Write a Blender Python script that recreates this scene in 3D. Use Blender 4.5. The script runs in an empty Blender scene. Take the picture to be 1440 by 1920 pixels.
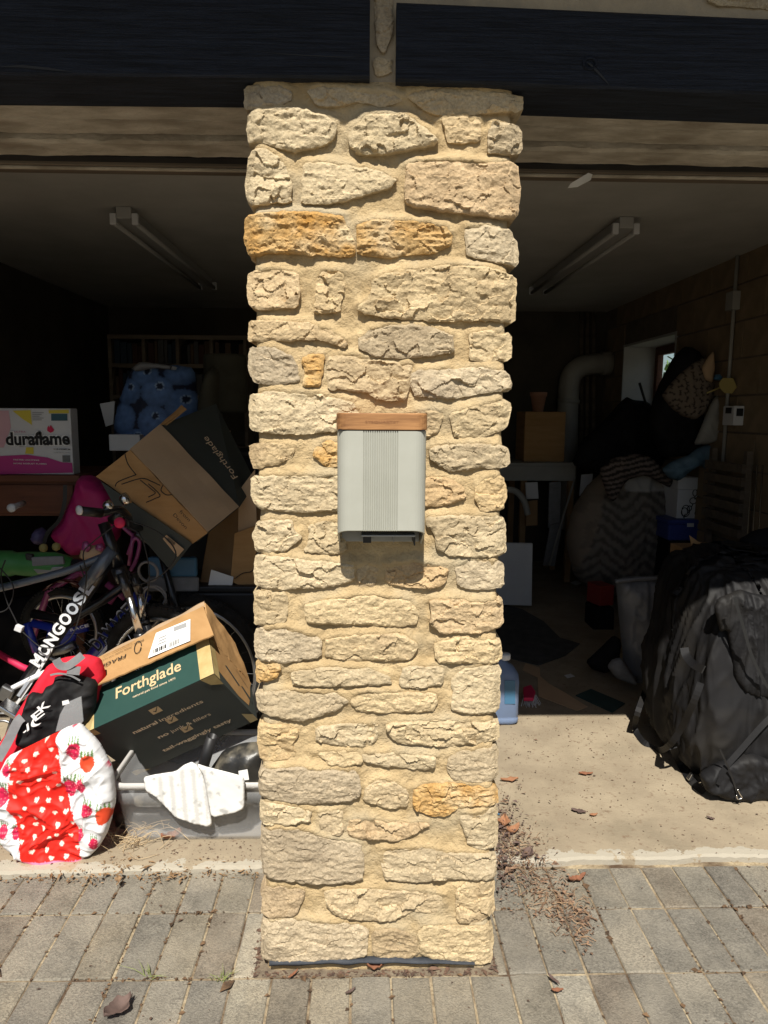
import bpy, bmesh, math, random
import numpy as np
from mathutils import Vector, Matrix, noise
from mathutils.geometry import delaunay_2d_cdt

# ---------------------------------------------------------------- camera, sky, sun, exposure
S = bpy.context.scene
CX, CY, CH, FPX = -0.0355, -1.70, 1.45, 1340.0
pitch, yaw, roll = (math.radians(a) for a in (7.86, 1.5, 0.4))
fw = Vector((math.sin(yaw)*math.cos(pitch), math.cos(yaw)*math.cos(pitch), -math.sin(pitch)))
r0 = Vector((math.cos(yaw), -math.sin(yaw), 0)); u0 = r0.cross(fw)
rt = r0*math.cos(roll) + u0*math.sin(roll); up = u0*math.cos(roll) - r0*math.sin(roll)
CAMP = Vector((CX, CY, CH))
cd = bpy.data.cameras.new('camera'); cam = bpy.data.objects.new('camera', cd)
S.collection.objects.link(cam); S.camera = cam
cam.matrix_world = Matrix(((rt.x, up.x, -fw.x, CX), (rt.y, up.y, -fw.y, CY), (rt.z, up.z, -fw.z, CH), (0, 0, 0, 1)))
cd.sensor_fit = 'VERTICAL'; cd.sensor_height = 36; cd.lens = FPX/1920*36; cd.clip_start = 0.02; cd.clip_end = 500
S.render.resolution_x, S.render.resolution_y = 768, 1024

SUN_EL, SUN_AZ = math.radians(53.5), math.radians(4.0)
w = bpy.data.worlds.new('World'); S.world = w; w.use_nodes = True
nt = w.node_tree; bg = nt.nodes['Background']
sky = nt.nodes.new('ShaderNodeTexSky'); sky.sky_type = 'NISHITA'; sky.sun_disc = False
sky.sun_elevation = SUN_EL; sky.sun_rotation = math.radians(180) + SUN_AZ
nt.links.new(sky.outputs[0], bg.inputs[0]); bg.inputs[1].default_value = 0.05
sl = bpy.data.lights.new('sun', 'SUN'); sl.energy = 5.0; sl.angle = math.radians(0.5); sl.color = (1.0, 0.955, 0.87)
sun = bpy.data.objects.new('sun', sl); S.collection.objects.link(sun)
sd = Vector((math.sin(SUN_AZ)*math.cos(SUN_EL), math.cos(SUN_AZ)*math.cos(SUN_EL), -math.sin(SUN_EL)))
sun.rotation_euler = sd.to_track_quat('-Z', 'Y').to_euler(); sun.location = (0, -4, 8)
S.view_settings.view_transform = 'Standard'; S.view_settings.look = 'None'
S.view_settings.exposure = 0.55; S.view_settings.gamma = 1.0
S.render.engine = 'CYCLES'
S.cycles.use_denoising = True
S.cycles.max_bounces = 8; S.cycles.diffuse_bounces = 5; S.cycles.transparent_max_bounces = 12
S.cycles.sample_clamp_indirect = 6.0

# ---------------------------------------------------------------- helpers
COL = S.collection
R = random.Random(7)
def at(x, y, Y):                       # the point at depth Y seen at photo position x, y
    d = fw + rt*((x-720)/FPX) + up*((960-y)/FPX)
    return CAMP + d*((Y-CY)/d.y)
def atz(x, y, z):
    d = fw + rt*((x-720)/FPX) + up*((960-y)/FPX)
    return CAMP + d*((z-CH)/d.z)
def V(*a): return Vector(a)
def sm(a, b, x):
    t = min(1.0, max(0.0, (x-a)/(b-a))); return t*t*(3-2*t)
def fbm(p, s, o=4): return noise.fractal(p*s, 1.0, 2.1, o)

def tag(o, label=None, cat=None, group=None, kind=None):
    if label: o['label'] = label
    if cat: o['category'] = cat
    if group: o['group'] = group
    if kind: o['kind'] = kind
    return o
ORG = {}
def link(o, parent, org):
    COL.objects.link(o)
    if parent is not None:
        o.parent = parent; o.location = org - ORG[parent.name]
    else:
        o.location = org
    ORG[o.name] = org
    return o
def thing(name, label, cat, loc, group=None):
    o = bpy.data.objects.new(name, None); o.empty_display_size = 0.05
    link(o, None, Vector(loc)); return tag(o, label, cat, group)
def mk(name, verts, faces, mat, parent=None, smooth=False, col=None):
    vs = [Vector(v) for v in verts]
    mn = Vector((min(v.x for v in vs), min(v.y for v in vs), min(v.z for v in vs)))
    mx = Vector((max(v.x for v in vs), max(v.y for v in vs), max(v.z for v in vs)))
    org = Vector(((mn.x+mx.x)/2, (mn.y+mx.y)/2, mn.z))
    me = bpy.data.meshes.new(name)
    me.from_pydata([v-org for v in vs], [], [tuple(f) for f in faces])
    me.validate()
    if mat: me.materials.append(mat)
    if smooth:
        me.polygons.foreach_set('use_smooth', [True]*len(me.polygons))
    if col is not None:
        a = me.color_attributes.new('print', 'FLOAT_COLOR', 'POINT')
        a.data.foreach_set('color', np.array([(c[0], c[1], c[2], 1) for c in col], dtype=np.float32).ravel())
    o = bpy.data.objects.new(name, me)
    return link(o, parent, org)
def fixn(o):
    bm = bmesh.new(); bm.from_mesh(o.data); bmesh.ops.recalc_face_normals(bm, faces=bm.faces); bm.to_mesh(o.data); bm.free(); return o
def bev(o, wd=0.004, seg=2):
    m = o.modifiers.new('bevel', 'BEVEL'); m.width = wd; m.segments = seg; m.limit_method = 'ANGLE'; m.angle_limit = 0.6
    return o
BF = [(0,3,2,1),(4,5,6,7),(0,1,5,4),(1,2,6,5),(2,3,7,6),(3,0,4,7)]
def boxv(c, s, M=None):
    out = []
    for z in (-.5, .5):
        for x, y in ((-.5,-.5),(.5,-.5),(.5,.5),(-.5,.5)):
            p = Vector((x*s[0], y*s[1], z*s[2]))
            if M is not None: p = M @ p
            out.append(Vector(c)+p)
    return out
def box(name, c, s, mat, parent=None, M=None, b=0.003):
    o = mk(name, boxv(c, s, M), BF, mat, parent)
    if b: bev(o, b)
    return o
def boxmm(name, a, c, mat, parent=None, b=0.003):
    a, c = Vector(a), Vector(c)
    return box(name, (a+c)/2, [abs(q) for q in (c-a)], mat, parent, None, b)
def slab(name, pts, t, mat, parent=None, b=0.0, col=None):        # planar outline given thickness away from its seen side
    pts = [Vector(p) for p in pts]; n = len(pts)
    nn = Vector((0, 0, 0))
    for i in range(n): nn += (pts[i]-pts[0]).cross(pts[(i+1) % n]-pts[0])
    nn.normalize()
    if nn.dot(CAMP-pts[0]) > 0: nn = -nn
    vs = pts + [p+nn*t for p in pts]
    f = [tuple(range(n)), tuple(range(2*n-1, n-1, -1))] + [(i, i+n, (i+1) % n+n, (i+1) % n) for i in range(n)]
    o = fixn(mk(name, vs, f, mat, parent))
    if b: bev(o, b)
    return o
def crom(pts, k=6, closed=False):
    pts = [Vector(p) for p in pts]; n = len(pts); out = []
    if n < 3 and not closed: return pts
    for i in range(n if closed else n-1):
        g = (lambda j: pts[j % n]) if closed else (lambda j: pts[max(0, min(n-1, j))])
        p0, p1, p2, p3 = g(i-1), g(i), g(i+1), g(i+2)
        for j in range(k):
            t = j/k
            out.append(.5*((2*p1)+(p2-p0)*t+(2*p0-5*p1+4*p2-p3)*t*t+(3*p1-p0-3*p2+p3)*t**3))
    if not closed: out.append(pts[-1])
    return out
def tubeg(pts, r, seg=8, closed=False, flat=None):
    pts = [Vector(p) for p in pts]; n = len(pts); vs = []; fs = []
    rr = r if isinstance(r, (list, tuple)) else [r]*n
    prev = None
    for i, p in enumerate(pts):
        a = pts[(i-1) % n] if (closed or i > 0) else p
        c = pts[(i+1) % n] if (closed or i < n-1) else p
        d = (c-a).normalized() if (c-a).length > 1e-9 else Vector((0, 0, 1))
        if prev is None:
            q = Vector((0, 0, 1)) if abs(d.z) < .9 else Vector((1, 0, 0))
            e1 = d.cross(q).normalized()
        else:
            e1 = (prev - d*prev.dot(d)).normalized()
        prev = e1; e2 = d.cross(e1)
        for k in range(seg):
            an = 2*math.pi*k/seg
            k2 = flat if flat else 1.0
            vs.append(p + e1*math.cos(an)*rr[i] + e2*math.sin(an)*rr[i]*k2)
    for i in range(n if closed else n-1):
        for k in range(seg):
            j = (i+1) % n
            fs.append((i*seg+k, i*seg+(k+1) % seg, j*seg+(k+1) % seg, j*seg+k))
    if not closed:
        fs.append(tuple(range(seg-1, -1, -1))); fs.append(tuple((n-1)*seg+k for k in range(seg)))
    return vs, fs
def tube(name, pts, r, mat, parent=None, seg=8, closed=False, flat=None, smooth=True):
    v, f = tubeg(pts, r, seg, closed, flat)
    return fixn(mk(name, v, f, mat, parent, smooth))
def join(parts):
    V_, F_ = [], []
    for v, f in parts:
        o = len(V_); V_ += list(v); F_ += [tuple(i+o for i in q) for q in f]
    return V_, F_
def lathe(name, prof, base, mat, parent=None, seg=20, M=None, smooth=True):
    vs = []; fs = []
    for r_, z in prof:
        for k in range(seg):
            a = 2*math.pi*k/seg
            p = Vector((r_*math.cos(a), r_*math.sin(a), z))
            vs.append(Vector(base)+(M @ p if M is not None else p))
    for i in range(len(prof)-1):
        for k in range(seg):
            fs.append((i*seg+k, i*seg+(k+1) % seg, (i+1)*seg+(k+1) % seg, (i+1)*seg+k))
    fs.append(tuple(range(seg-1, -1, -1))); fs.append(tuple((len(prof)-1)*seg+k for k in range(seg)))
    return fixn(mk(name, vs, fs, mat, parent, smooth))
def ring(c, ax, Rr, n=40, sq=1.0):
    ax = Vector(ax).normalized(); e1 = ax.cross(Vector((0, 0, 1)))
    e1 = e1.normalized() if e1.length > .01 else Vector((1, 0, 0)); e2 = ax.cross(e1)
    return [Vector(c)+e1*Rr*math.cos(2*math.pi*i/n)+e2*Rr*sq*math.sin(2*math.pi*i/n) for i in range(n)]

# filled outline: dense triangulation of a 2-D polygon
def densify(poly, sp, jit=0.0, seed=0, chaikin=1):
    P = [np.array(p, float) for p in poly]
    for _ in range(chaikin):
        Q = []
        for i in range(len(P)):
            a, b = P[i], P[(i+1) % len(P)]
            Q += [a*.87+b*.13, a*.13+b*.87]
        P = Q
    out = []
    for i in range(len(P)):
        a, b = P[i], P[(i+1) % len(P)]
        k = max(1, int(round(np.linalg.norm(b-a)/sp)))
        for j in range(k): out.append(a+(b-a)*j/k)
    if jit:
        o2 = []
        for p in out:
            q = Vector((p[0], p[1], seed*3.7))
            o2.append(p+jit*np.array([noise.noise(q*45)+.6*noise.noise(q*120), noise.noise(q*45+V(9, 3, 1))+.6*noise.noise(q*120+V(5, 1, 2))]))
        out = o2
    return np.array(out)
def segdist(pts, B):
    A = B; C_ = np.roll(B, -1, 0); d = C_-A
    L = (d*d).sum(1)+1e-12
    t = np.clip(((pts[:, None, :]-A[None])*d[None]).sum(2)/L[None], 0, 1)
    q = A[None]+t[..., None]*d[None]
    return np.sqrt(((pts[:, None, :]-q)**2).sum(2)).min(1)
def inside(pts, B):
    x, y = pts[:, 0][:, None], pts[:, 1][:, None]
    x1, y1 = B[:, 0][None], B[:, 1][None]; x2, y2 = np.roll(B[:, 0], -1)[None], np.roll(B[:, 1], -1)[None]
    c = ((y1 > y) != (y2 > y)) & (x < (x2-x1)*(y-y1)/(y2-y1+1e-15)+x1)
    return c.sum(1) % 2 == 1
def fill(B, sp, seed=0):
    rs = np.random.RandomState(seed)
    mn, mx = B.min(0), B.max(0); G = []
    ny = int((mx[1]-mn[1])/(sp*.87))+2
    for j in range(ny):
        xs = np.arange(mn[0]+(sp/2 if j % 2 else 0), mx[0], sp)
        G.append(np.stack([xs, np.full_like(xs, mn[1]+j*sp*.87)], 1))
    G = np.concatenate(G) if G else np.zeros((0, 2))
    G = G + rs.uniform(-.22, .22, G.shape)*sp
    if len(G):
        G = G[inside(G, B)]
    if len(G):
        G = G[segdist(G, B) > sp*.55]
    n = len(B)
    vs = [Vector((p[0], p[1])) for p in B]+[Vector((p[0], p[1])) for p in G]
    r_ = delaunay_2d_cdt(vs, [(i, (i+1) % n) for i in range(n)], [], 1, 1e-6)
    ov = np.array([(v.x, v.y) for v in r_[0]])
    orig = r_[3]
    bmap = {}
    for i, l in enumerate(orig):
        for k in l:
            if k < n: bmap[k] = i
    bidx = [bmap[k] for k in range(n) if k in bmap]
    return ov, [tuple(f) for f in r_[2]], bidx

def crease(q, ws):
    """folds of cloth: sharp ridges along a few warped directions"""
    wp = V(noise.noise(q*ws*.7), 0, noise.noise(q*ws*.7+V(4, 2, 7)))*.6/ws
    p = q+wp
    n1 = 1-2*abs(noise.noise(p*ws)); n2 = 1-2*abs(noise.noise(V(p.x*1.7, p.y, p.z*.7)*ws*1.6+V(3, 1, 8)))
    n3 = 1-2*abs(noise.noise(p*ws*3.3+V(6, 6, 1)))
    return .75*n1*abs(n1)+.45*n2*abs(n2)+.22*n3*abs(n3)+.5*noise.noise(q*ws*.5+V(1, 9, 2))
def pillow(name, outline, Y, depth, mat, parent=None, sp=0.02, wr=0.012, ws=9, Rr=None, back=0.6, seed=1, pr=None, ani=(1, 1), jit=0.0, slope=0.0, ch=1, floor=None):
    """a soft filled shape; its outline lies on the plane y = a + b*x + c*z"""
    pa_, pb_, pc_ = Y if isinstance(Y, tuple) else (Y, 0.0, 0.0)
    if slope:
        zz = min(at(a, b, pa_).z for a, b in outline); pa_ -= slope*zz; pc_ += slope
    P2 = []
    for a, b in outline:
        d = fw + rt*((a-720)/FPX) + up*((960-b)/FPX)
        t = (pa_+pb_*CX+pc_*CH-CY)/(d.y-pb_*d.x-pc_*d.z); p = CAMP+d*t
        P2.append((p.x, max(p.z, floor) if floor is not None else p.z))
    B = densify(P2, sp, jit, seed, ch)
    ov, fs, bi = fill(B, sp, seed)
    d = segdist(ov, B); d[bi] = 0
    Rr = Rr or max(d.max()*.9, .01)
    mnx, mxx, mnz, mxz = ov[:, 0].min(), ov[:, 0].max(), ov[:, 1].min(), ov[:, 1].max()
    bs = set(bi); vs = []; vb = []; cols = []; cb = []; mp = {}
    for i, (x, z) in enumerate(ov):
        g = min(1, d[i]/Rr); g = math.sqrt(max(0, 1-(1-g)**2))
        q = Vector((x*ani[0], seed*1.3, z*ani[1])); y0 = pa_+pb_*x+pc_*z
        hh = wr*(crease(q, ws)+.12*noise.noise(q*ws*5))*min(1, g*1.4+.25)
        vs.append(Vector((x, y0-depth*g-hh, z)))
        if pr: cols.append(pr((x-mnx)/(mxx-mnx), (z-mnz)/(mxz-mnz), x, z))
        if i in bs: mp[i] = i
        else:
            mp[i] = len(ov)+len(vb); vb.append(Vector((x, y0+depth*back*g+.004, z)))
            if pr: cb.append(cols[-1])
    f2 = [tuple(mp[k] for k in reversed(f)) for f in fs]
    f2 = [f for f, g_ in zip(f2, fs) if set(f) != set(g_)]
    return fixn(mk(name, vs+vb, list(fs)+f2, mat, parent, True, cols+cb if pr else None))
def softbox(name, a, c, m, parent, n=40, e=.35, wr=.03, ws=7, seed=1, shear=None, ani=(1, 1, 1), rest=True):
    """a slumped bag: a rounded box with folds; it rests flat on its base"""
    a, c = Vector(a), Vector(c); ce, h = (a+c)/2, (c-a)/2; vs = []; fs = []; idx = {}
    def vid(u):
        k = (round(u.x, 4), round(u.y, 4), round(u.z, 4))
        if k in idx: return idx[k]
        s_ = u.normalized(); p4 = (abs(u.x)**6+abs(u.y)**6+abs(u.z)**6)**(1/6); rb = u/p4
        q = rb.lerp(s_, e)
        p = V(ce.x+q.x*h.x, ce.y+q.y*h.y, ce.z+q.z*h.z)
        if shear: p = shear(p)
        nn = V(s_.x/h.x, s_.y/h.y, s_.z/h.z).normalized()
        w3 = V(p.x*ani[0], p.y*ani[1]+seed, p.z*ani[2])
        wp = V(noise.noise(w3*ws*.7), noise.noise(w3*ws*.7+V(4, 2, 7)), noise.noise(w3*ws*.7+V(8, 5, 1)))*.6/ws; w4 = w3+wp
        n1 = 1-2*abs(noise.noise(w4*ws)); n2 = 1-2*abs(noise.noise(w4*ws*2.1+V(3, 1, 8)))
        n3 = 1-2*abs(noise.noise(w4*ws*4.3+V(2, 7, 3)))
        p = p+nn*wr*(.8*n1*abs(n1)+.4*n2*abs(n2)+.16*n3*abs(n3)+.4*noise.noise(w3*ws*.5))
        if rest: p.z = max(p.z, a.z)
        idx[k] = len(vs); vs.append(p); return idx[k]
    for ax in range(3):
        for sg in (-1, 1):
            for i in range(n):
                for j in range(n):
                    f = []
                    for di, dj in ((0, 0), (1, 0), (1, 1), (0, 1)):
                        u = [0, 0, 0]; u[ax] = sg; u[(ax+1) % 3] = -1+2*(i+di)/n; u[(ax+2) % 3] = -1+2*(j+dj)/n
                        f.append(vid(Vector(u)))
                    fs.append(tuple(f))
    return fixn(mk(name, vs, fs, m, parent, True))

# materials
def lin(c): return tuple(((v/255)/12.92 if v/255 <= .04045 else ((v/255+.055)/1.055)**2.4) for v in c)
MATS = {}
def nd(nt, t, **k):
    n = nt.nodes.new(t)
    for a, b in k.items(): setattr(n, a, b)
    return n
def mat(name, c, c2=None, sc=6, rough=.8, bump=0, bs=60, bd=.002, metal=0, spec=.4, attr=False, alpha=1, trans=0, det=6, stretch=None, lo=.35, hi=.65, coat=0, c3=None, s3=3, sheen=0, subs=0, b2=0, b2s=14, ior=1.45):
    m = bpy.data.materials.new(name); m.use_nodes = True; nt = m.node_tree
    b = nt.nodes['Principled BSDF']; L = nt.links.new
    b.inputs['Roughness'].default_value = rough; b.inputs['Metallic'].default_value = metal
    b.inputs['Specular IOR Level'].default_value = spec
    b.inputs['Alpha'].default_value = alpha; b.inputs['Transmission Weight'].default_value = trans
    b.inputs['IOR'].default_value = ior
    b.inputs['Coat Weight'].default_value = coat; b.inputs['Sheen Weight'].default_value = sheen
    tc = nd(nt, 'ShaderNodeTexCoord'); mp = nd(nt, 'ShaderNodeMapping'); L(tc.outputs['Object'], mp.inputs[0])
    if stretch: mp.inputs['Scale'].default_value = stretch
    src = None
    if attr:
        a = nd(nt, 'ShaderNodeAttribute', attribute_name='print'); src = a.outputs['Color']
    elif c2 is not None:
        n = nd(nt, 'ShaderNodeTexNoise'); n.inputs['Scale'].default_value = sc; n.inputs['Detail'].default_value = det; n.inputs['Roughness'].default_value = .62
        L(mp.outputs[0], n.inputs[0])
        r_ = nd(nt, 'ShaderNodeValToRGB'); r_.color_ramp.elements[0].position = lo; r_.color_ramp.elements[1].position = hi
        r_.color_ramp.elements[0].color = (*c, 1); r_.color_ramp.elements[1].color = (*c2, 1)
        L(n.outputs['Fac'], r_.inputs[0]); src = r_.outputs[0]
        if c3 is not None:
            n3 = nd(nt, 'ShaderNodeTexNoise'); n3.inputs['Scale'].default_value = s3; n3.inputs['Detail'].default_value = 5
            L(mp.outputs[0], n3.inputs[0])
            r3 = nd(nt, 'ShaderNodeValToRGB'); r3.color_ramp.elements[0].position = .5; r3.color_ramp.elements[1].position = .68
            L(n3.outputs['Fac'], r3.inputs[0])
            mx = nd(nt, 'ShaderNodeMixRGB'); L(r3.outputs[0], mx.inputs[0]); L(src, mx.inputs[1]); mx.inputs[2].default_value = (*c3, 1)
            src = mx.outputs[0]
    if src is not None: L(src, b.inputs['Base Color'])
    else: b.inputs['Base Color'].default_value = (*c, 1)
    if bump:
        n = nd(nt, 'ShaderNodeTexNoise'); n.inputs['Scale'].default_value = bs; n.inputs['Detail'].default_value = 8; n.inputs['Roughness'].default_value = .7
        L(mp.outputs[0], n.inputs[0])
        bu = nd(nt, 'ShaderNodeBump'); bu.inputs['Strength'].default_value = bump; bu.inputs['Distance'].default_value = bd
        L(n.outputs['Fac'], bu.inputs['Height']); L(bu.outputs[0], b.inputs['Normal'])
        if b2:
            n2 = nd(nt, 'ShaderNodeTexNoise'); n2.inputs['Scale'].default_value = b2s; n2.inputs['Detail'].default_value = 3; n2.inputs['Distortion'].default_value = .8
            L(mp.outputs[0], n2.inputs[0])
            bu2 = nd(nt, 'ShaderNodeBump'); bu2.inputs['Strength'].default_value = b2; bu2.inputs['Distance'].default_value = .007
            L(n2.outputs['Fac'], bu2.inputs['Height']); L(bu2.outputs[0], bu.inputs['Normal'])
    m.use_backface_culling = False
    return m

def text(name, body, p0, p1, upv, m, parent, nrm=None, bold=0.0, off=0.0012, height=None, lift=0.0, serif=False):
    """flat print: body runs from p0 to p1 along its baseline, letters pointing along upv"""
    p0, p1 = Vector(p0), Vector(p1)
    cu = bpy.data.curves.new('lettering', 'FONT'); cu.body = body; cu.size = 1; cu.offset = bold; cu.resolution_u = 3
    ob = bpy.data.objects.new('lettering_tmp', cu); COL.objects.link(ob)
    dg = bpy.context.evaluated_depsgraph_get(); dg.update()
    me = bpy.data.meshes.new_from_object(ob.evaluated_get(dg))
    vs = [v.co.copy() for v in me.vertices]; fs = [tuple(p.vertices) for p in me.polygons]
    bpy.data.objects.remove(ob); bpy.data.meshes.remove(me); bpy.data.curves.remove(cu)
    if not vs: return None
    x0 = min(v.x for v in vs); x1 = max(v.x for v in vs)
    xd = (p1-p0); Ln = xd.length; xd.normalize(); k = Ln/(x1-x0)
    upv = Vector(upv); yd = (upv-xd*upv.dot(xd)).normalized()
    ky = k if height is None else height/.7
    n = xd.cross(yd)
    if nrm is not None and n.dot(Vector(nrm)) < 0: n = -n
    elif nrm is None and n.dot(CAMP-p0) < 0: n = -n
    out = [p0+xd*(v.x-x0)*k+yd*(v.y*ky+lift)+n*off for v in vs]
    return mk(name, out, fs, m, parent)
# ---------------------------------------------------------------- materials
def per_object(m, amp=.20, off=True):
    """every piece gets its own patch of the grain and a slightly different tone"""
    g = m.node_tree; b = g.nodes['Principled BSDF']; src = b.inputs['Base Color'].links[0].from_socket
    tc = nd(g, 'ShaderNodeTexCoord'); oi = nd(g, 'ShaderNodeObjectInfo')
    ad = nd(g, 'ShaderNodeVectorMath', operation='ADD'); g.links.new(tc.outputs['Object'], ad.inputs[0])
    cb = nd(g, 'ShaderNodeCombineXYZ'); ml = nd(g, 'ShaderNodeMath', operation='MULTIPLY'); ml.inputs[1].default_value = 40; g.links.new(oi.outputs['Random'], ml.inputs[0])
    for k in range(3): g.links.new(ml.outputs[0], cb.inputs[k])
    g.links.new(cb.outputs[0], ad.inputs[1])
    for n in list(g.nodes):
        if n.type == 'MAPPING': g.links.new(ad.outputs[0], n.inputs[0])
    mr = nd(g, 'ShaderNodeValToRGB'); cr = mr.color_ramp; cr.elements[0].color = (1-amp, 1-amp*1.05, 1-amp*.95, 1); cr.elements[1].color = (1-amp*.3, 1-amp*.75, 1-amp*1.0, 1)
    for ps, cc in ((.25, (1+amp*.3, 1+amp*.3, 1+amp*.35)), (.5, (1, 1, 1)), (.75, (1+amp*.5, 1+amp*.25, 1-amp*.2))): e_ = cr.elements.new(ps); e_.color = (*cc, 1)
    g.links.new(oi.outputs['Random'], mr.inputs[0])
    mx = nd(g, 'ShaderNodeMixRGB', blend_type='MULTIPLY'); mx.inputs[0].default_value = 1; g.links.new(src, mx.inputs[1]); g.links.new(mr.outputs[0], mx.inputs[2])
    g.links.new(mx.outputs[0], b.inputs['Base Color']); return ad.outputs[0], mx.outputs[0]
def stone_mat(name, a, b, c, seed=0):
    m = mat(name, a, b, 13, .95, .9, 120, .005, spec=.1, lo=.3, hi=.7, c3=c, s3=9, b2=.6, b2s=45)
    ad, src = per_object(m); g = m.node_tree                  # fine mineral speckle and thin stains, darks also standing for crevice shade
    n = nd(g, 'ShaderNodeTexNoise'); n.inputs['Scale'].default_value = 150; n.inputs['Detail'].default_value = 4; n.inputs['Roughness'].default_value = .75; g.links.new(ad, n.inputs[0])
    r_ = nd(g, 'ShaderNodeValToRGB'); r_.color_ramp.elements[0].position = .32; r_.color_ramp.elements[1].position = .62; r_.color_ramp.elements[0].color = (.62,.58,.52,1); r_.color_ramp.elements[1].color = (1.08,1.08,1.06,1); g.links.new(n.outputs['Fac'], r_.inputs[0])
    x_ = nd(g, 'ShaderNodeMixRGB', blend_type='MULTIPLY'); x_.inputs[0].default_value = .75; g.links.new(src, x_.inputs[1]); g.links.new(r_.outputs[0], x_.inputs[2])
    g.links.new(x_.outputs[0], g.nodes['Principled BSDF'].inputs['Base Color']); return m
M_cream = stone_mat('cream_limestone', (.48,.39,.25), (.60,.49,.325), (.42,.335,.215))
M_tan = stone_mat('tan_limestone', (.48,.37,.22), (.58,.455,.28), (.41,.31,.19))
M_grey = stone_mat('grey_limestone', (.45,.365,.245), (.55,.455,.315), (.38,.31,.215))
M_ochre = stone_mat('ochre_limestone', (.53,.395,.215), (.47,.27,.085), (.57,.465,.30))
M_rust = stone_mat('rust_limestone', (.52,.375,.195), (.42,.225,.06), (.56,.465,.31))
M_mortar = mat('sandy_mortar', (.44,.32,.17), (.59,.445,.25), 16, .95, 1.0, 150, .007, spec=.1, c3=(.46,.38,.25), s3=5, b2=.6, b2s=60)
M_wallm = mat('weathered_wall_mortar', (.30,.25,.18), (.42,.34,.23), 9, .95, .6, 90, .004, spec=.1)
M_beam = mat('blue_black_painted_timber', (.007,.009,.014), (.022,.028,.043), 7, .55, 1.0, 14, .008, spec=.3, stretch=(1.0, 14, 30))
M_lint = mat('raw_concrete_lintel', (.44,.385,.305), (.62,.555,.455), 11, .95, 1.0, 50, .008, spec=.1, c3=(.33,.28,.215), s3=4, stretch=(1.0, 2.2, 2.2), b2=.5, b2s=9)
M_frame = mat('dark_stained_frame', (.10,.078,.055), (.16,.125,.09), 6, .6, .2, 40, .002, stretch=(.4, 4, 4))
M_ceil = mat('grey_painted_ceiling', (.40,.385,.35), (.47,.455,.42), 3, .9, spec=.1)
M_block = mat('brown_concrete_block', (.20,.15,.095), (.27,.20,.13), 8, .95, .5, 80, .004, spec=.1)
M_joint = mat('grey_block_joint', (.13,.105,.08), (.18,.145,.11), 10, .95, spec=.1)
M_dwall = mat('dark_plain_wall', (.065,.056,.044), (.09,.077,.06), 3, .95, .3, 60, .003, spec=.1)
M_black = mat('black_plastic', (.012,.012,.013), (.022,.021,.021), 12, .45, .1, 80)
M_blackcloth = mat('black_nylon', (.0065,.0063,.007), (.012,.0115,.0125), 7, .66, .35, 700, .0006, spec=.3, c3=(.018,.016,.014), s3=5)
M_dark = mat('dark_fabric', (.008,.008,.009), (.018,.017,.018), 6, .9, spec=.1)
M_steel = mat('polished_metal', (.62,.62,.62), None, rough=.22, metal=1)
M_dsteel = mat('dull_steel', (.25,.25,.25), (.36,.36,.36), 9, .45, metal=1)
M_tyre = mat('tyre_rubber', (.016,.015,.014), (.035,.033,.03), 18, .85, .5, 70, .003, spec=.2)
M_rim = mat('silver_rim', (.5,.5,.5), None, rough=.35, metal=.9)
M_card = mat('brown_cardboard', (.36,.205,.085), (.44,.26,.115), 4, .85, .15, 150, .001, spec=.15, stretch=(1, 1, 6))
M_cardl = mat('pale_cardboard', (.45,.31,.19), (.50,.35,.22), 4, .88, .1, 150, .001, spec=.1)
M_cardd = mat('worn_cardboard', (.26,.16,.08), (.33,.21,.11), 4, .88, .1, 150, .001, spec=.1)
M_green = mat('dark_green_print', (.016,.05,.042), (.022,.062,.052), 4, .6, .1, 120, .001, spec=.3)
M_greenb = mat('charcoal_green_print', (.05,.056,.05), (.06,.066,.059), 4, .62, .1, 120, .001, spec=.3)  # raised in colour to offset the shade on the carton's downward face
M_tape = mat('yellowed_tape', (.40,.29,.12), (.52,.40,.19), 20, .45, .3, 60, .002, spec=.4)
M_white = mat('white_paper', (.80,.79,.77), (.74,.73,.71), 8, .8)
M_white_card = mat('white_carton', (.55,.55,.56), (.62,.62,.62), 5, .7)
M_ink = mat('black_ink', (.02,.02,.02), None, rough=.7)
M_tanink = mat('tan_ink', (.56,.40,.22), None, rough=.7)
M_tanink2 = mat('shade_lifted_tan_ink', (.78,.60,.40), None, rough=.7)  # tan ink lightened in colour to make up for the shaded panel
M_cloth = mat('dirty_white_cloth', (.72,.70,.66), (.84,.83,.80), 14, .95, .5, 260, .001, spec=.05, c3=(.45,.42,.36), s3=26)
M_tote = mat('clear_cloudy_plastic', (.80,.81,.82), None, rough=.28, trans=.0, spec=.5, alpha=.17, ior=1.2)
M_bluefluid = mat('blue_washer_plastic', (.24,.33,.52), (.28,.37,.56), 3, .28, trans=.45, spec=.5, ior=1.3)
M_red = mat('red_cloth', (.56,.018,.035), (.66,.03,.05), 9, .85, .3, 300, .001, spec=.1)
M_greyc = mat('grey_webbing', (.16,.16,.165), (.22,.22,.225), 20, .85)
M_print = mat('printed_cloth', (1,1,1), attr=True, rough=.62, bump=.15, bs=300, bd=.0008, spec=.35)
M_printp = mat('printed_card', (1,1,1), attr=True, rough=.6, spec=.3)
M_printd = mat('printed_fabric_dull', (1,1,1), attr=True, rough=.95, spec=.05)
M_pink = mat('magenta_nylon', (.34,.012,.10), (.42,.02,.14), 6, .6, .2, 200, .001)
M_bikeg = mat('slate_frame_paint', (.06,.075,.10), (.08,.10,.13), 3, .3, spec=.6, coat=.5)
M_bikek = mat('black_frame_paint', (.012,.012,.014), None, rough=.28, spec=.6, coat=.4)
M_bikeb = mat('blue_frame_paint', (.015,.03,.30), (.02,.04,.36), 3, .3, spec=.6, coat=.4)
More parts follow.
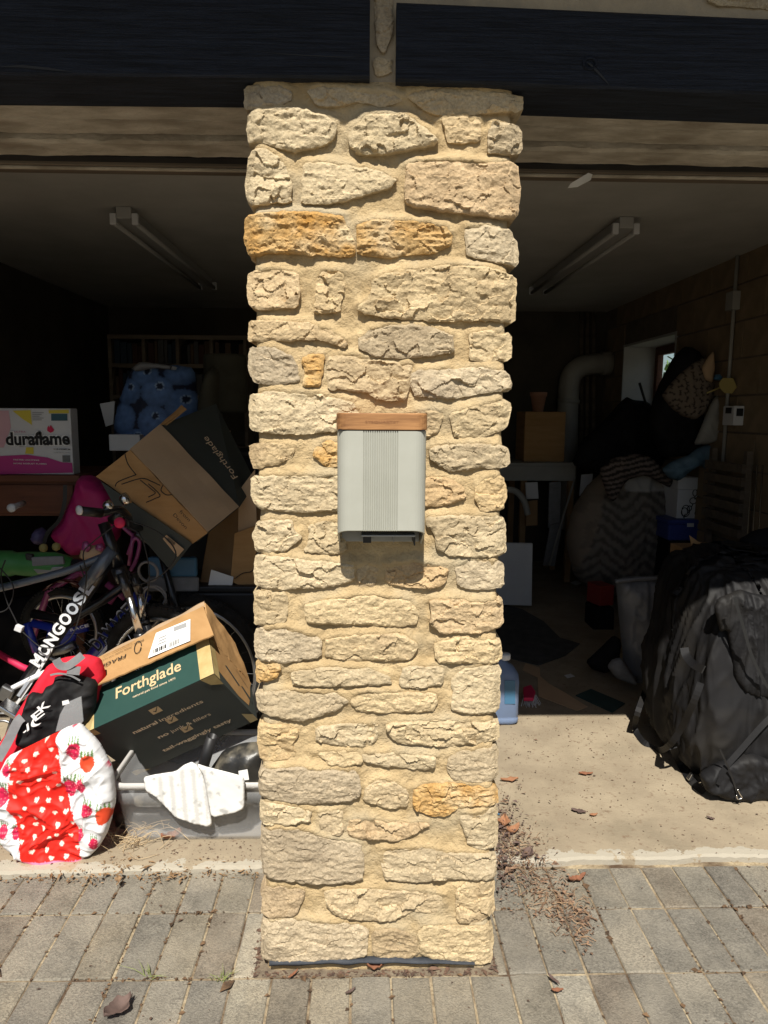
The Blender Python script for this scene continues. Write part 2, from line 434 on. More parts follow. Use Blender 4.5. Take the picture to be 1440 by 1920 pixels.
M_bikep = mat('pink_purple_paint', (.28,.05,.16), (.34,.07,.2), 3, .3, spec=.6, coat=.4)
M_lgreen = mat('green_tool_plastic', (.035,.16,.04), (.05,.20,.05), 5, .45)
M_wood_l = mat('warm_oak_lid', (.15,.066,.026), (.38,.19,.075), 5, .55, .25, 70, .001, spec=.35, stretch=(1.2, 12, 16))
M_woodr = mat('red_brown_wood', (.10,.036,.018), (.15,.055,.027), 5, .55, .15, 40, .001, stretch=(1, 6, 12))
M_sage = mat('sage_powder_coat', (.345,.345,.295), (.375,.375,.325), 9, .5, .12, 900, .0004, spec=.4)
M_sage_in = mat('grey_liner', (.33,.33,.31), None, rough=.6)
def paver_mat(name, c, c2, c3):
    m = mat(name, c, c2, 11, .96, 1.0, 210, .005, spec=.1, c3=c3, s3=4, b2=.25, b2s=60)
    ad, src = per_object(m, .16); g = m.node_tree; b = g.nodes['Principled BSDF']
    vo = nd(g, 'ShaderNodeTexVoronoi'); vo.inputs['Scale'].default_value = 230; g.links.new(ad, vo.inputs[0])
    rp = nd(g, 'ShaderNodeValToRGB'); rp.color_ramp.elements[0].color = (.42,.42,.42,1); rp.color_ramp.elements[1].position = .9; rp.color_ramp.elements[1].color = (1.35,1.33,1.28,1)
    sx = nd(g, 'ShaderNodeSeparateXYZ'); g.links.new(vo.outputs['Color'], sx.inputs[0]); g.links.new(sx.outputs[0], rp.inputs[0])
    mx = nd(g, 'ShaderNodeMixRGB', blend_type='MULTIPLY'); mx.inputs[0].default_value = .45; g.links.new(src, mx.inputs[1]); g.links.new(rp.outputs[0], mx.inputs[2])
    ge = nd(g, 'ShaderNodeNewGeometry')                      # sand swept over several blocks at once
    nz = nd(g, 'ShaderNodeTexNoise'); nz.inputs['Scale'].default_value = 4.2; nz.inputs['Detail'].default_value = 7; nz.inputs['Roughness'].default_value = .65; g.links.new(ge.outputs['Position'], nz.inputs[0])
    r2 = nd(g, 'ShaderNodeValToRGB'); r2.color_ramp.elements[0].position = .46; r2.color_ramp.elements[1].position = .72; r2.color_ramp.elements[0].color = (0, 0, 0, 1); r2.color_ramp.elements[1].color = (.7, .7, .7, 1); g.links.new(nz.outputs['Fac'], r2.inputs[0])
    m2 = nd(g, 'ShaderNodeMixRGB'); g.links.new(r2.outputs[0], m2.inputs[0]); g.links.new(mx.outputs[0], m2.inputs[1]); m2.inputs[2].default_value = (.30,.27,.215,1)
    g.links.new(m2.outputs[0], b.inputs['Base Color']); return m
M_paver = paver_mat('grey_paver', (.17,.155,.128), (.245,.225,.187), (.295,.262,.207))
M_paver2 = paver_mat('dark_grey_paver', (.15,.138,.117), (.22,.203,.17), (.26,.233,.188))
M_paver3 = paver_mat('sandy_grey_paver', (.235,.213,.172), (.315,.29,.235), (.38,.335,.255))
M_dleaf = mat('dry_brown_leaf', (.16,.065,.035), (.28,.12,.06), 30, .8, .3, 60, .001)
M_dleaf2 = mat('dry_grey_leaf', (.075,.05,.042), (.13,.085,.07), 30, .8, .3, 60, .001)
M_dleaf3 = mat('tan_leaf', (.24,.11,.055), (.31,.155,.08), 30, .8, .3, 60, .001)
M_litter = mat('leaf_litter', (.075,.045,.03), (.30,.185,.115), 75, .9, det=3)
M_speck = mat('dark_crumbs', (.06,.04,.03), (.17,.10,.065), 40, .9, det=3)
M_pipe = mat('off_white_pipe', (.27,.26,.235), (.33,.32,.29), 4, .5)
M_pot = mat('terracotta', (.38,.19,.12), (.44,.23,.15), 9, .9)
M_greybag = mat('grey_plastic_bag', (.14,.145,.16), (.19,.195,.21), 6, .4, spec=.5)
M_rubber = mat('dark_mat', (.05,.05,.048), (.085,.083,.078), 12, .9, .4, 200, .001)
M_gmat = mat('dark_green_mat', (.025,.05,.048), (.035,.065,.06), 12, .9, .5, 200, .001)
M_blueplastic = mat('blue_plastic', (.03,.05,.22), (.04,.06,.26), 4, .4)
M_teal = mat('dull_blue_plastic', (.05,.14,.24), (.06,.16,.27), 4, .4)
M_glass = mat('window_glass', (.9,.95,.95), None, rough=.02, trans=1, ior=1.05)
M_yellow = mat('dull_yellow', (.38,.30,.10), None, rough=.6)
M_olive = mat('dark_olive_cloth', (.045,.042,.030), (.065,.06,.045), 6, .95, spec=.05)
M_bluecloth = mat('blue_grey_cloth', (.10,.17,.23), (.14,.22,.29), 9, .95, spec=.05)
M_orange = mat('orange_plastic', (.45,.16,.03), None, rough=.5)
M_leafy = mat('green_leaf', (.09,.17,.035), (.16,.27,.06), 20, .6)
M_bark = mat('bark', (.10,.07,.05), (.15,.11,.08), 20, .9)
M_memb = mat('bitumen_strip', (.030,.034,.042), (.05,.055,.065), 30, .7, .8, 200, .003)
M_soil = mat('dark_soil', (.13,.10,.07), (.24,.19,.13), 40, .95, .8, 120, .006)

# ---------------------------------------------------------------- ground and driveway
PX0, PXW = 0.034, 0.1025
ROWS = [-1.01, -.765, -.52, -.275, -.03, .215, .44]
gm = bpy.data.materials.new('driveway_sand'); gm.use_nodes = True; g = gm.node_tree; L = g.links.new; pb = g.nodes['Principled BSDF']
pb.inputs['Roughness'].default_value = .95; pb.inputs['Specular IOR Level'].default_value = .1
tc = nd(g, 'ShaderNodeTexCoord')
n1 = nd(g, 'ShaderNodeTexNoise'); n1.inputs['Scale'].default_value = 7; n1.inputs['Detail'].default_value = 8
n2 = nd(g, 'ShaderNodeTexNoise'); n2.inputs['Scale'].default_value = 90; n2.inputs['Detail'].default_value = 5
L(tc.outputs['Object'], n1.inputs[0]); L(tc.outputs['Object'], n2.inputs[0])
ra = nd(g, 'ShaderNodeValToRGB'); ra.color_ramp.elements[0].position = .38; ra.color_ramp.elements[1].position = .58
ra.color_ramp.elements[0].color = (.11,.075,.05,1); ra.color_ramp.elements[1].color = (.38,.31,.205,1)
L(n1.outputs['Fac'], ra.inputs[0])
mxa = nd(g, 'ShaderNodeMixRGB'); mxa.blend_type = 'MULTIPLY'; mxa.inputs[0].default_value = .6; L(ra.outputs[0], mxa.inputs[1])
rb = nd(g, 'ShaderNodeValToRGB'); rb.color_ramp.elements[0].position = .3; rb.color_ramp.elements[0].color = (.45,.4,.35,1); rb.color_ramp.elements[1].position = .6
L(n2.outputs['Fac'], rb.inputs[0]); L(rb.outputs[0], mxa.inputs[2])
# unseen ground beyond the pavers: same grid, darkened to cut bounced light
br = nd(g, 'ShaderNodeTexBrick'); br.offset = 0; br.inputs['Scale'].default_value = 1; br.inputs['Brick Width'].default_value = .1025; br.inputs['Row Height'].default_value = .245
br.inputs['Mortar Size'].default_value = .005; br.inputs['Color1'].default_value = (.15,.14,.12,1); br.inputs['Color2'].default_value = (.19,.18,.15,1); br.inputs['Mortar'].default_value = (.2,.16,.11,1)
L(tc.outputs['Object'], br.inputs[0])
sp = nd(g, 'ShaderNodeSeparateXYZ'); L(tc.outputs['Object'], sp.inputs[0])
def cmp(sock, thr):
    a = nd(g, 'ShaderNodeMath', operation='ABSOLUTE'); L(sock, a.inputs[0])
    b_ = nd(g, 'ShaderNodeMath', operation='GREATER_THAN'); L(a.outputs[0], b_.inputs[0]); b_.inputs[1].default_value = thr; return b_.outputs[0]
fx = cmp(sp.outputs[0], 1.64)
ly = nd(g, 'ShaderNodeMath', operation='LESS_THAN'); L(sp.outputs[1], ly.inputs[0]); ly.inputs[1].default_value = -1.01
fm = nd(g, 'ShaderNodeMath', operation='MAXIMUM'); L(fx, fm.inputs[0]); L(ly.outputs[0], fm.inputs[1])
mxb = nd(g, 'ShaderNodeMixRGB'); L(fm.outputs[0], mxb.inputs[0]); L(mxa.outputs[0], mxb.inputs[1]); L(br.outputs['Color'], mxb.inputs[2])
L(mxb.outputs[0], pb.inputs['Base Color'])
bu = nd(g, 'ShaderNodeBump'); bu.inputs['Strength'].default_value = .8; bu.inputs['Distance'].default_value = .006; L(n2.outputs['Fac'], bu.inputs['Height']); L(bu.outputs[0], pb.inputs['Normal'])
gv = [(-150, -150, 0.001), (150, -150, 0.001), (150, 150, 0.001), (-150, 150, 0.001)]
me = bpy.data.meshes.new('driveway'); me.from_pydata(gv, [], [(0, 1, 2, 3)]); me.materials.append(gm)
drive = bpy.data.objects.new('driveway', me); COL.objects.link(drive); tag(drive, kind='structure'); ORG['driveway'] = Vector((0, 0, 0))

def paver_mesh(wd, ln, sd):
    rr = random.Random(sd); vs = []; h = .05; e = .003
    def ringv(ix, z, n=5):
        out = []
        c = [(-wd/2+ix, -ln/2+ix), (wd/2-ix, -ln/2+ix), (wd/2-ix, ln/2-ix), (-wd/2+ix, ln/2-ix)]
        for i in range(4):
            a, b_ = c[i], c[(i+1) % 4]
            for k in range(3):
                t = k/3; out.append(Vector((a[0]+(b_[0]-a[0])*t+rr.uniform(-.0009, .0009), a[1]+(b_[1]-a[1])*t+rr.uniform(-.0009, .0009), z+rr.uniform(-.0006, .0006))))
        return out
    r1, r2, r3 = ringv(0, -h), ringv(0, -e), ringv(e, 0)
    vs = r1+r2+r3; n = 12; fs = []
    for a in (0, n):
        for i in range(n): fs.append((a+i, a+(i+1) % n, a+n+(i+1) % n, a+n+i))
    fs.append(tuple(range(2*n, 3*n)))
    me = bpy.data.meshes.new('paver'); me.from_pydata(vs, [], fs); return me
PM = {}
def place_paver(x0, x1, y0, y1, m):
    key = (round(x1-x0, 3), round(y1-y0, 3), m.name, R.randrange(3))
    if key not in PM:
        me = paver_mesh(x1-x0-.0055, y1-y0-.0055, len(PM)); me.materials.append(m); PM[key] = me
    o = bpy.data.objects.new('paver', PM[key]); COL.objects.link(o); o.parent = drive
    o.location = ((x0+x1)/2+R.uniform(-.001, .001), (y0+y1)/2+R.uniform(-.001, .001), .006+R.uniform(-.0022, .0018))
    o.rotation_euler = (R.uniform(-.006, .006), R.uniform(-.008, .008), R.uniform(-.006, .006))
for j in range(len(ROWS)-1):
    y0, y1 = ROWS[j], ROWS[j+1]
    for i in range(-16, 16):
        x0 = PX0+PXW*i; x1 = x0+PXW
        if j >= 4:
            if x0 > -.318 and x1 < .312: continue
            if x0 < -.318 < x1: x1 = -.316
            if x0 < .312 < x1: x0 = .312
            if x1-x0 < .02: continue
        yy1 = y1
        if j == 5: yy1 = .385+.02*((x0+1.2)/2.5)+.006   # cut to the slab edge
        q = R.random()
        near = abs((x0+x1)/2) < .55 and y0 < .1
        place_paver(x0, x1, y0, yy1, (M_paver3 if near and q < .35 else M_paver if q < .62 else M_paver2))

# ---------------------------------------------------------------- garage shell
fm_ = bpy.data.materials.new('worn_concrete_floor'); fm_.use_nodes = True; g = fm_.node_tree; L = g.links.new; pb = g.nodes['Principled BSDF']
pb.inputs['Roughness'].default_value = .92; pb.inputs['Specular IOR Level'].default_value = .15
tc = nd(g, 'ShaderNodeTexCoord')
def ns(s, d=6, ro=.6):
    n = nd(g, 'ShaderNodeTexNoise'); n.inputs['Scale'].default_value = s; n.inputs['Detail'].default_value = d; n.inputs['Roughness'].default_value = ro; L(tc.outputs['Object'], n.inputs[0]); return n.outputs['Fac']
def rampn(sock, a, b_, ca, cb):
    r_ = nd(g, 'ShaderNodeValToRGB'); r_.color_ramp.elements[0].position = a; r_.color_ramp.elements[1].position = b_; r_.color_ramp.elements[0].color = (*ca, 1); r_.color_ramp.elements[1].color = (*cb, 1); L(sock, r_.inputs[0]); return r_.outputs[0]
base = rampn(ns(5), .35, .68, (.255,.207,.145), (.345,.285,.20))
st = rampn(ns(2.3, 8), .55, .72, (0, 0, 0), (1, 1, 1))
m1 = nd(g, 'ShaderNodeMixRGB'); L(st, m1.inputs[0]); L(base, m1.inputs[1]); m1.inputs[2].default_value = (.20,.165,.115,1)
fl = rampn(ns(45, 6), .58, .72, (0, 0, 0), (1, 1, 1))
m2 = nd(g, 'ShaderNodeMixRGB'); L(fl, m2.inputs[0]); L(m1.outputs[0], m2.inputs[1]); m2.inputs[2].default_value = (.19,.135,.09,1)
# pale worn nosing along the front edge
sp = nd(g, 'ShaderNodeSeparateXYZ'); L(tc.outputs['Object'], sp.inputs[0])
ad = nd(g, 'ShaderNodeMath', operation='MULTIPLY_ADD'); L(ns(14, 8), ad.inputs[0]); ad.inputs[1].default_value = -.20; L(sp.outputs[1], ad.inputs[2])
ad2 = nd(g, 'ShaderNodeMath', operation='MULTIPLY_ADD'); L(sp.outputs[0], ad2.inputs[0]); ad2.inputs[1].default_value = -.022; L(ad.outputs[0], ad2.inputs[2])
lt = nd(g, 'ShaderNodeMath', operation='LESS_THAN'); L(ad2.outputs[0], lt.inputs[0]); lt.inputs[1].default_value = -2.015 - .0
m3 = nd(g, 'ShaderNodeMixRGB'); L(lt.outputs[0], m3.inputs[0]); L(m2.outputs[0], m3.inputs[1]); m3.inputs[2].default_value = (.36,.325,.26,1)
L(m3.outputs[0], pb.inputs['Base Color'])
bu = nd(g, 'ShaderNodeBump'); bu.inputs['Strength'].default_value = .5; bu.inputs['Distance'].default_value = .003; L(ns(110, 6), bu.inputs['Height']); L(bu.outputs[0], pb.inputs['Normal'])
NOSE = lt
# slab with an uneven front edge, in two bays either side of the pillar
FZ = .03
def edgeY(x): return .405+.022*x+.010*fbm(V(x, 0, 3), 5)+.004*noise.noise(V(x*60, 1, 1))
vs = []; fs = []
xs = np.arange(-2.4, 2.41, .02); n = len(xs)
for x in xs:
    e = edgeY(x)
    ch = .006+.006*abs(noise.noise(V(x*25, 4, 2)))
    for (y, z) in ((e+.001, -.05), (e, FZ-ch-.004), (e+ch*.8, FZ-.002), (e+.03, FZ), (5.4, FZ)): vs.append((x, y, z))
for i in range(n-1):
    for k in range(4): fs.append((i*5+k, (i+1)*5+k, (i+1)*5+k+1, i*5+k+1))
floor = fixn(mk('garage_floor', vs, fs, fm_)); tag(floor, kind='structure')
NOSE.inputs[1].default_value = -(ORG['garage_floor'].y-.333)

def wall_blocks(name, label, along, fixed, a0, a1, z1, mw, facing, hole=None):
    """concrete-block wall: backing plus each block as its own piece"""
    if along == 'y': t = boxmm(name, (fixed, a0, 0), (fixed+.1*facing, a1, z1), mw, b=0)
    tag(t, label, 'wall'); return t
# right wall in pieces round the window
WX, WY0, WY1, WZ0, WZ1 = 2.20, 3.53, 4.56, 1.40, 2.03
rw = thing('blockwork_wall', 'brown concrete block side wall with a small window and conduit', 'wall', (2.25, 3, 0))
boxmm('backing', (WX+.008, .5, 0), (WX+.35, WY0-.021, 2.42), M_joint, rw, 0)
boxmm('backing', (WX+.008, WY1+.021, 0), (WX+.35, 5.2, 2.42), M_joint, rw, 0)
boxmm('backing', (WX+.009, WY0-.0205, 0), (WX+.35, WY1+.0205, WZ0-.021), M_joint, rw, 0)
boxmm('backing', (WX+.009, WY0-.0205, WZ1+.021), (WX+.35, WY1+.0205, 2.42), M_joint, rw, 0)
bmsh = bpy.data.meshes.new('block'); bmsh.from_pydata(boxv((0, 0, 0), (.03, .432, .208)), [], BF); bmsh.materials.append(M_block)
for c in range(11):
    z = .03+.11+.22*c; off = .22 if c % 2 else 0
    for k in range(12):
        y = .6+off+.442*k
        if y > 4.95: continue
        if y+.216 > WY0 and y-.216 < WY1 and z+.104 > WZ0 and z-.104 < WZ1:
            a, b_ = y-.216, y+.216; segs = []
            if a < WY0-.02: segs.append((a, WY0))
            if b_ > WY1+.02: segs.append((WY1, b_))
            zs = (z-.104, z+.104)
            for s0, s1 in segs: boxmm('block', (WX, s0, zs[0]), (WX+.03, s1-.004, zs[1]), M_block, rw, 0)
            continue
        o = bpy.data.objects.new('block', bmsh); COL.objects.link(o); o.parent = rw
        o.location = Vector((WX+.015+R.uniform(-.002, .002), y, z))-ORG[rw.name]
M_reveal = mat('dusty_white_reveal', (.36,.355,.34), (.42,.41,.39), 5, .9)
# window in the deep reveal
wn = thing('garage_window', 'small wooden window in a white reveal beside hanging coats', 'window', (WX+.2, 4.0, WZ0))
boxmm('reveal', (WX-.004, WY1, WZ0-.02), (WX+.345, WY1+.02, WZ1+.0205), M_reveal, wn, 0)
boxmm('reveal', (WX-.004, WY0-.02, WZ0-.02), (WX+.345, WY0, WZ1+.0205), M_reveal, wn, 0)
boxmm('head', (WX-.003, WY0+.001, WZ1), (WX+.34, WY1-.001, WZ1+.02), M_reveal, wn, 0)
boxmm('sill', (WX-.02, WY0+.001, WZ0-.02), (WX+.34, WY1-.001, WZ0), M_reveal, wn, 0)
for a, c in (((WX+.27, WY1-.06, WZ0), (WX+.32, WY1-.001, WZ1)), ((WX+.27, WY0+.001, WZ0), (WX+.32, WY0+.06, WZ1)), ((WX+.271, WY0+.06, WZ1-.07), (WX+.319, WY1-.06, WZ1-.001)), ((WX+.271, WY0+.06, WZ0+.001), (WX+.319, WY1-.06, WZ0+.06)), ((WX+.272, 4.02, WZ0+.06), (WX+.318, 4.06, WZ1-.07))):
    boxmm('frame', a, c, M_woodr, wn, .003)
boxmm('pane', (WX+.29, WY0+.06, WZ0+.06), (WX+.294, WY1-.06, WZ1-.07), M_glass, wn, 0)
# shrub outside that window
sh = thing('garden_shrub', 'sunlit green shrub seen through the small garage window', 'shrub', (3.6, 4.6, 0))
tube('stem', [(3.6, 4.6, 0), (3.62, 4.62, .8), (3.58, 4.58, 1.5)], [.05, .04, .02], M_bark, sh)
lv = []; lf = []
for i in range(2600):
    c = V(max(2.9, 3.7+R.gauss(0, .4)), 4.7+R.gauss(0, .8), 1.7+R.gauss(0, .5)); a = V(R.gauss(0, 1), R.gauss(0, 1), R.gauss(0, 1)).normalized()*.05; b_ = V(R.gauss(0, 1), R.gauss(0, 1), R.gauss(0, 1)).normalized()*.03
    k = len(lv); lv += [c-a, c+b_, c+a, c-b_]; lf.append((k, k+1, k+2, k+3))
mk('crown', lv, lf, M_leafy, sh)

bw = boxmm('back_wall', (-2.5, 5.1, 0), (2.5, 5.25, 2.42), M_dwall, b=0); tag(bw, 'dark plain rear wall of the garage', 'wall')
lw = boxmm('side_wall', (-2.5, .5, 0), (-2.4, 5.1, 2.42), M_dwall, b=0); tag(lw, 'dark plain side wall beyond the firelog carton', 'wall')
cl = boxmm('garage_ceiling', (-2.5, .62, 2.40), (2.5, 5.1, 2.50), M_ceil, b=0); tag(cl, kind='structure')
# outer piers, out of frame, closing the bays
for sx in (-1, 1):
    p = boxmm('end_pier', (sx*2.0, 0, 0), (sx*2.6, .46, 2.18), M_wallm, b=.01)
    tag(p, 'plain stone end pier closing the %s bay' % ('cluttered bicycle' if sx < 0 else 'duffel bag'), 'pier')

# timber beams
def beam(x0, zb0, zt0, x1, zb1, zt1, label):
    vs = []; N = 40; yf, yb = -.035, .125
    for i in range(N+1):
        t = i/N; x = x0+(x1-x0)*t; zb = zb0+(zb1-zb0)*t; zt = zt0+(zt1-zt0)*t
        w_ = .0025*noise.noise(V(x*4, zb*9, 1))
        vs += [(x, yf+w_, zb+.004+.002*noise.noise(V(x*9, 2, 5))), (x, yf+w_*1.5, zt-.004), (x, yf+.006, zt+.001), (x, yb, zt), (x, yb, zb), (x, yf+.006, zb)]
    fs = []
    for i in range(N):
        for k in range(6): fs.append((i*6+k, i*6+(k+1) % 6, (i+1)*6+(k+1) % 6, (i+1)*6+k))
    fs += [tuple(range(6)), tuple(N*6+k for k in range(5, -1, -1))]
    o = fixn(mk('timber_beam', vs, fs, M_beam)); tag(o, label, 'beam', 'timber beams over the garage openings'); return o
bl = beam(-2.6, 2.150, 2.40, -.0295, 2.171, 2.40, 'blue-black timber beam over the bay with the bicycles')
b2 = beam(.0275, 2.167, 2.324, 2.6, 2.125, 2.27, 'blue-black timber beam with a knot crack over the bay with the duffel bag')
def crack(par, pts, wd):
    P = [at(a, b_, -.0365) for a, b_ in pts]; vs = []; fs = []
    n = len(P)
    for i, p in enumerate(P):
        t = i/(n-1); h = wd*math.sin(math.pi*min(1, max(.03, t)))
        vs += [p+V(0, 0, h), p-V(0, 0, h), p+V(0, .004, h*.2)]
    for i in range(n-1): fs.append((i*3, i*3+1, i*3+4, i*3+3))
    return mk('crack', vs, fs, M_ink, par)
crack(b2, [(1100, 117), (1108, 122), (1122, 136), (1135, 150), (1145, 163)], .0035)
crack(bl, [(0, 125), (40, 124), (90, 129), (140, 135)], .003)
crack(bl, [(480, 97), (560, 103), (640, 107), (690, 106)], .0012)
tube('knot', ring(at(1106, 119, -.0355), (0, 1, 0), .014, 16, .8), .003, M_beam, b2, 6, True)
# concrete lintels: three over each bay
YL = [.127, .245, .372, .505]
for sx, bay in ((-1, 'bicycle bay'), (1, 'duffel bag bay')):
    for k in range(3):
        vs = []; N = 160; y0, y1 = YL[k]+.011, YL[k+1]-.011
        for i in range(N+1):
            x = (.30+2.2*i/N)*sx; dz = (-.012*(x/2.4) if sx > 0 else .004*x)+(0, .010, -.002)[k]
            e = lambda a: .006*noise.noise(V(x*11, a*3.1+k, sx*2))+.003*noise.noise(V(x*45, a*2.3+k, sx*5))
            vs += [(x, y0+e(1), 2.183+dz+.004+e(2)*.6), (x, y0+.007, 2.180+dz+e(3)*.5), (x, y1-.007, 2.180+dz+e(4)*.5), (x, y1+e(5), 2.183+dz+.004), (x, y1, 2.32), (x, y0, 2.32)]
        fs = []
        for i in range(N):
            for q in range(6): fs.append((i*6+q, i*6+(q+1) % 6, (i+1)*6+(q+1) % 6, (i+1)*6+q))
        fs += [tuple(range(6)), tuple(N*6+q for q in range(5, -1, -1))]
        o = fixn(mk('concrete_lintel', vs, fs, M_lint))
        tag(o, '%s raw concrete lintel over the %s' % (('outermost', 'middle', 'innermost')[k], bay), 'lintel', 'concrete lintels over the openings')
    d = thing('door_frame', 'dark stained door frame header behind the lintels over the %s' % bay, 'door frame', (1.3*sx, .55, 2.15))
    boxmm('header', (.30*sx, .513, 2.182), (2.4*sx, .56, 2.40), M_black, d, 0)
    boxmm('rail', (.30*sx, .561, 2.172), (2.4*sx, .60, 2.40), M_frame, d, .004)
    boxmm('rail', (.30*sx, .604, 2.178), (2.4*sx, .66, 2.39), M_frame, d, .004)
    boxmm('stop_bead', (.30*sx, .566, 2.164), (2.4*sx, .58, 2.1715), M_lint, d, .002)
ls = slab('loose_strip', [at(1065, 352, .555), at(1070, 344, .555), at(1103, 324, .55), at(1111, 327, .55), at(1108, 337, .55), at(1083, 350, .555)], .006, M_white)
tag(ls, 'loose pale strip dangling from the door frame above the duffel bag bay', 'strip')
# wall above the beams, and the eave that shades it
wa = thing('stone_wall', 'rough stone wall above the timber beams', 'wall', (0, .05, 2.17))
vs = []; fs = []; xs = np.arange(-2.6, 2.61, .03); zs = np.arange(2.172, 2.80, .03)
for z in zs:
    for x in xs: vs.append((x, -.004+.006*fbm(V(x, 7, z), 7), z))
nx = len(xs)
for j in range(len(zs)-1):
    for i in range(nx-1): fs.append((j*nx+i, j*nx+i+1, (j+1)*nx+i+1, (j+1)*nx+i))
mk('mortar', vs, fs, M_wallm, wa, True)
boxmm('core', (-2.6, .02, 2.33), (2.6, .5, 2.80), M_wallm, wa, 0)
ra_ = thing('roof_eave', 'roof overhang above the stone wall', 'roof', (0, -.2, 2.75))
EY = -.45; EZ = 2.085-EY*math.tan(SUN_EL)*1.0
boxmm('fascia', (-3, EY, EZ), (3, EY+.03, EZ+.16), M_beam, ra_, 0)
boxmm('soffit', (-3, EY+.031, EZ+.01), (3, .1, EZ+.03), M_frame, ra_, 0)
slab('roof_slope', [(-3, EY-.0, EZ+.165), (3, EY-.0, EZ+.165), (3, 2.8, EZ+1.8), (-3, 2.8, EZ+1.8)], .08, M_frame, ra_)
slab('roof_slope', [(-3, 2.81, EZ+1.8), (3, 2.81, EZ+1.8), (3, 5.6, EZ+.165), (-3, 5.6, EZ+.165)], .08, M_frame, ra_)

# ---------------------------------------------------------------- the pillar
pil = thing('stone_pillar', 'sunlit rubble stone pillar with sandy mortar between the garage bays', 'pillar', (0, .22, 0))
UB = []
def stone(poly, m, prot, sd, Y0=-.010, parent=None, rough=1.0, name='stone'):
    P2 = [(lambda p: (p.x, p.z))(at(a, b_, Y0)) for a, b_ in poly]
    rr = random.Random(sd)
    mc = np.mean(np.array(P2), 0); P2 = [np.array(q)+(np.array(q)-mc)/np.linalg.norm(np.array(q)-mc)*.0052 for q in P2]
    B = densify(P2, .0036, .0034, sd, 1)
    ov, fs, bi = fill(B, .0031, sd)
    if parent is pil:
        nB = len(B); sgn = 1 if sum(B[i][0]*B[(i+1) % nB][1]-B[(i+1) % nB][0]*B[i][1] for i in range(nB)) > 0 else -1
        for i in range(nB):
            t_ = B[(i+3) % nB]-B[i-3]; nz_ = -t_[0]*sgn/(np.linalg.norm(t_)+1e-9)
            if nz_ > -.15: UB.append((B[i][0], B[i][1], prot*.9*(.35+.65*min(1, max(0, nz_+.15)))))
    d = segdist(ov, B); d[bi] = 0
    tz, tx = rr.uniform(-.10, .07), rr.uniform(-.06, .06)
    cx, cz = ov.mean(0)
    edge = max(abs(B[:, 0].min()), abs(B[:, 0].max())) > .272 and parent is pil
    back = rr.uniform(.10, .34) if edge else .03
    vs = []
    fq = rr.uniform(.8, 1.3); so = V(rr.uniform(0, 50), rr.uniform(0, 50), rr.uniform(0, 50))
    lam = rr.uniform(.5, 2.0)
    big = rr.uniform(17, 26)
    for i, (x, z) in enumerate(ov):
        e = sm(0, .005, d[i]); e2 = sm(0, .03, d[i])
        p = V(x, 0, z)+so
        n1 = fbm(p, 8*fq, 3)*.0030
        wq = V(p.x*big+.6*noise.noise(p*30), .5, p.z*big*1.5+.6*noise.noise(p*30+V(7, 7, 7)))
        ds, ps = noise.voronoi(wq)
        c0 = ps[0]; hs = noise.cell(c0*7.3+V(.5, .5, .5)); ax = noise.cell(c0*5.1+V(3, 1, 2)); az = noise.cell(c0*4.3+V(9, 4, 6))
        fac = (hs*.0022 + ((wq-c0).x*ax*.0050 + (wq-c0).z*az*.0065))*lam*.8
        rid = (1-2*abs(noise.noise(V(p.x*22, 0, p.z*60)*fq)))*.0020
        n3 = noise.noise(V(p.x*50, 0, p.z*85))*.0020+(1-2*abs(noise.noise(V(p.x*80, 0, p.z*140))))*.0011+noise.noise(V(p.x*150, 0, p.z*200))*.0012+noise.noise(p*260)*.0008
        h = prot*.9*(.82+.14*e+.04*e2)+(n1+fac+rid+n3)*rough*(.5+.5*e)+tz*(z-cz)*.9+tx*(x-cx)*.6
        ed = max(0, abs(x)-.285) if parent is pil else 0
        if parent is pil and abs(x) > .27: h -= min(.016, ((abs(x)-.27)/.03)**2*.012)
        vs.append(V(x, -max(.002, h), z))
    nb = len(bi); prev = list(bi); F_ = list(fs)
    nr = 1 if not edge else max(4, int(back/.03))
    for q in range(1, nr+1):
        t = q/nr; cur = []
        for i in bi:
            x, z = ov[i]; y = vs[i].y*(1-t)+back*t
            o_ = .004*noise.noise(V(x*20, y*26, z*20)+so) if edge else 0
            vs.append(V(x+(o_ if abs(x) > .25 else 0), y, z+o_*.5)); cur.append(len(vs)-1)
        for j in range(nb): F_.append((prev[j], prev[(j+1) % nb], cur[(j+1) % nb], cur[j]))
        prev = cur
    F_.append(tuple(prev))
    o = fixn(mk(name, vs, F_, m, parent, True)); o.data.set_sharp_from_angle(angle=math.radians(33)); return o

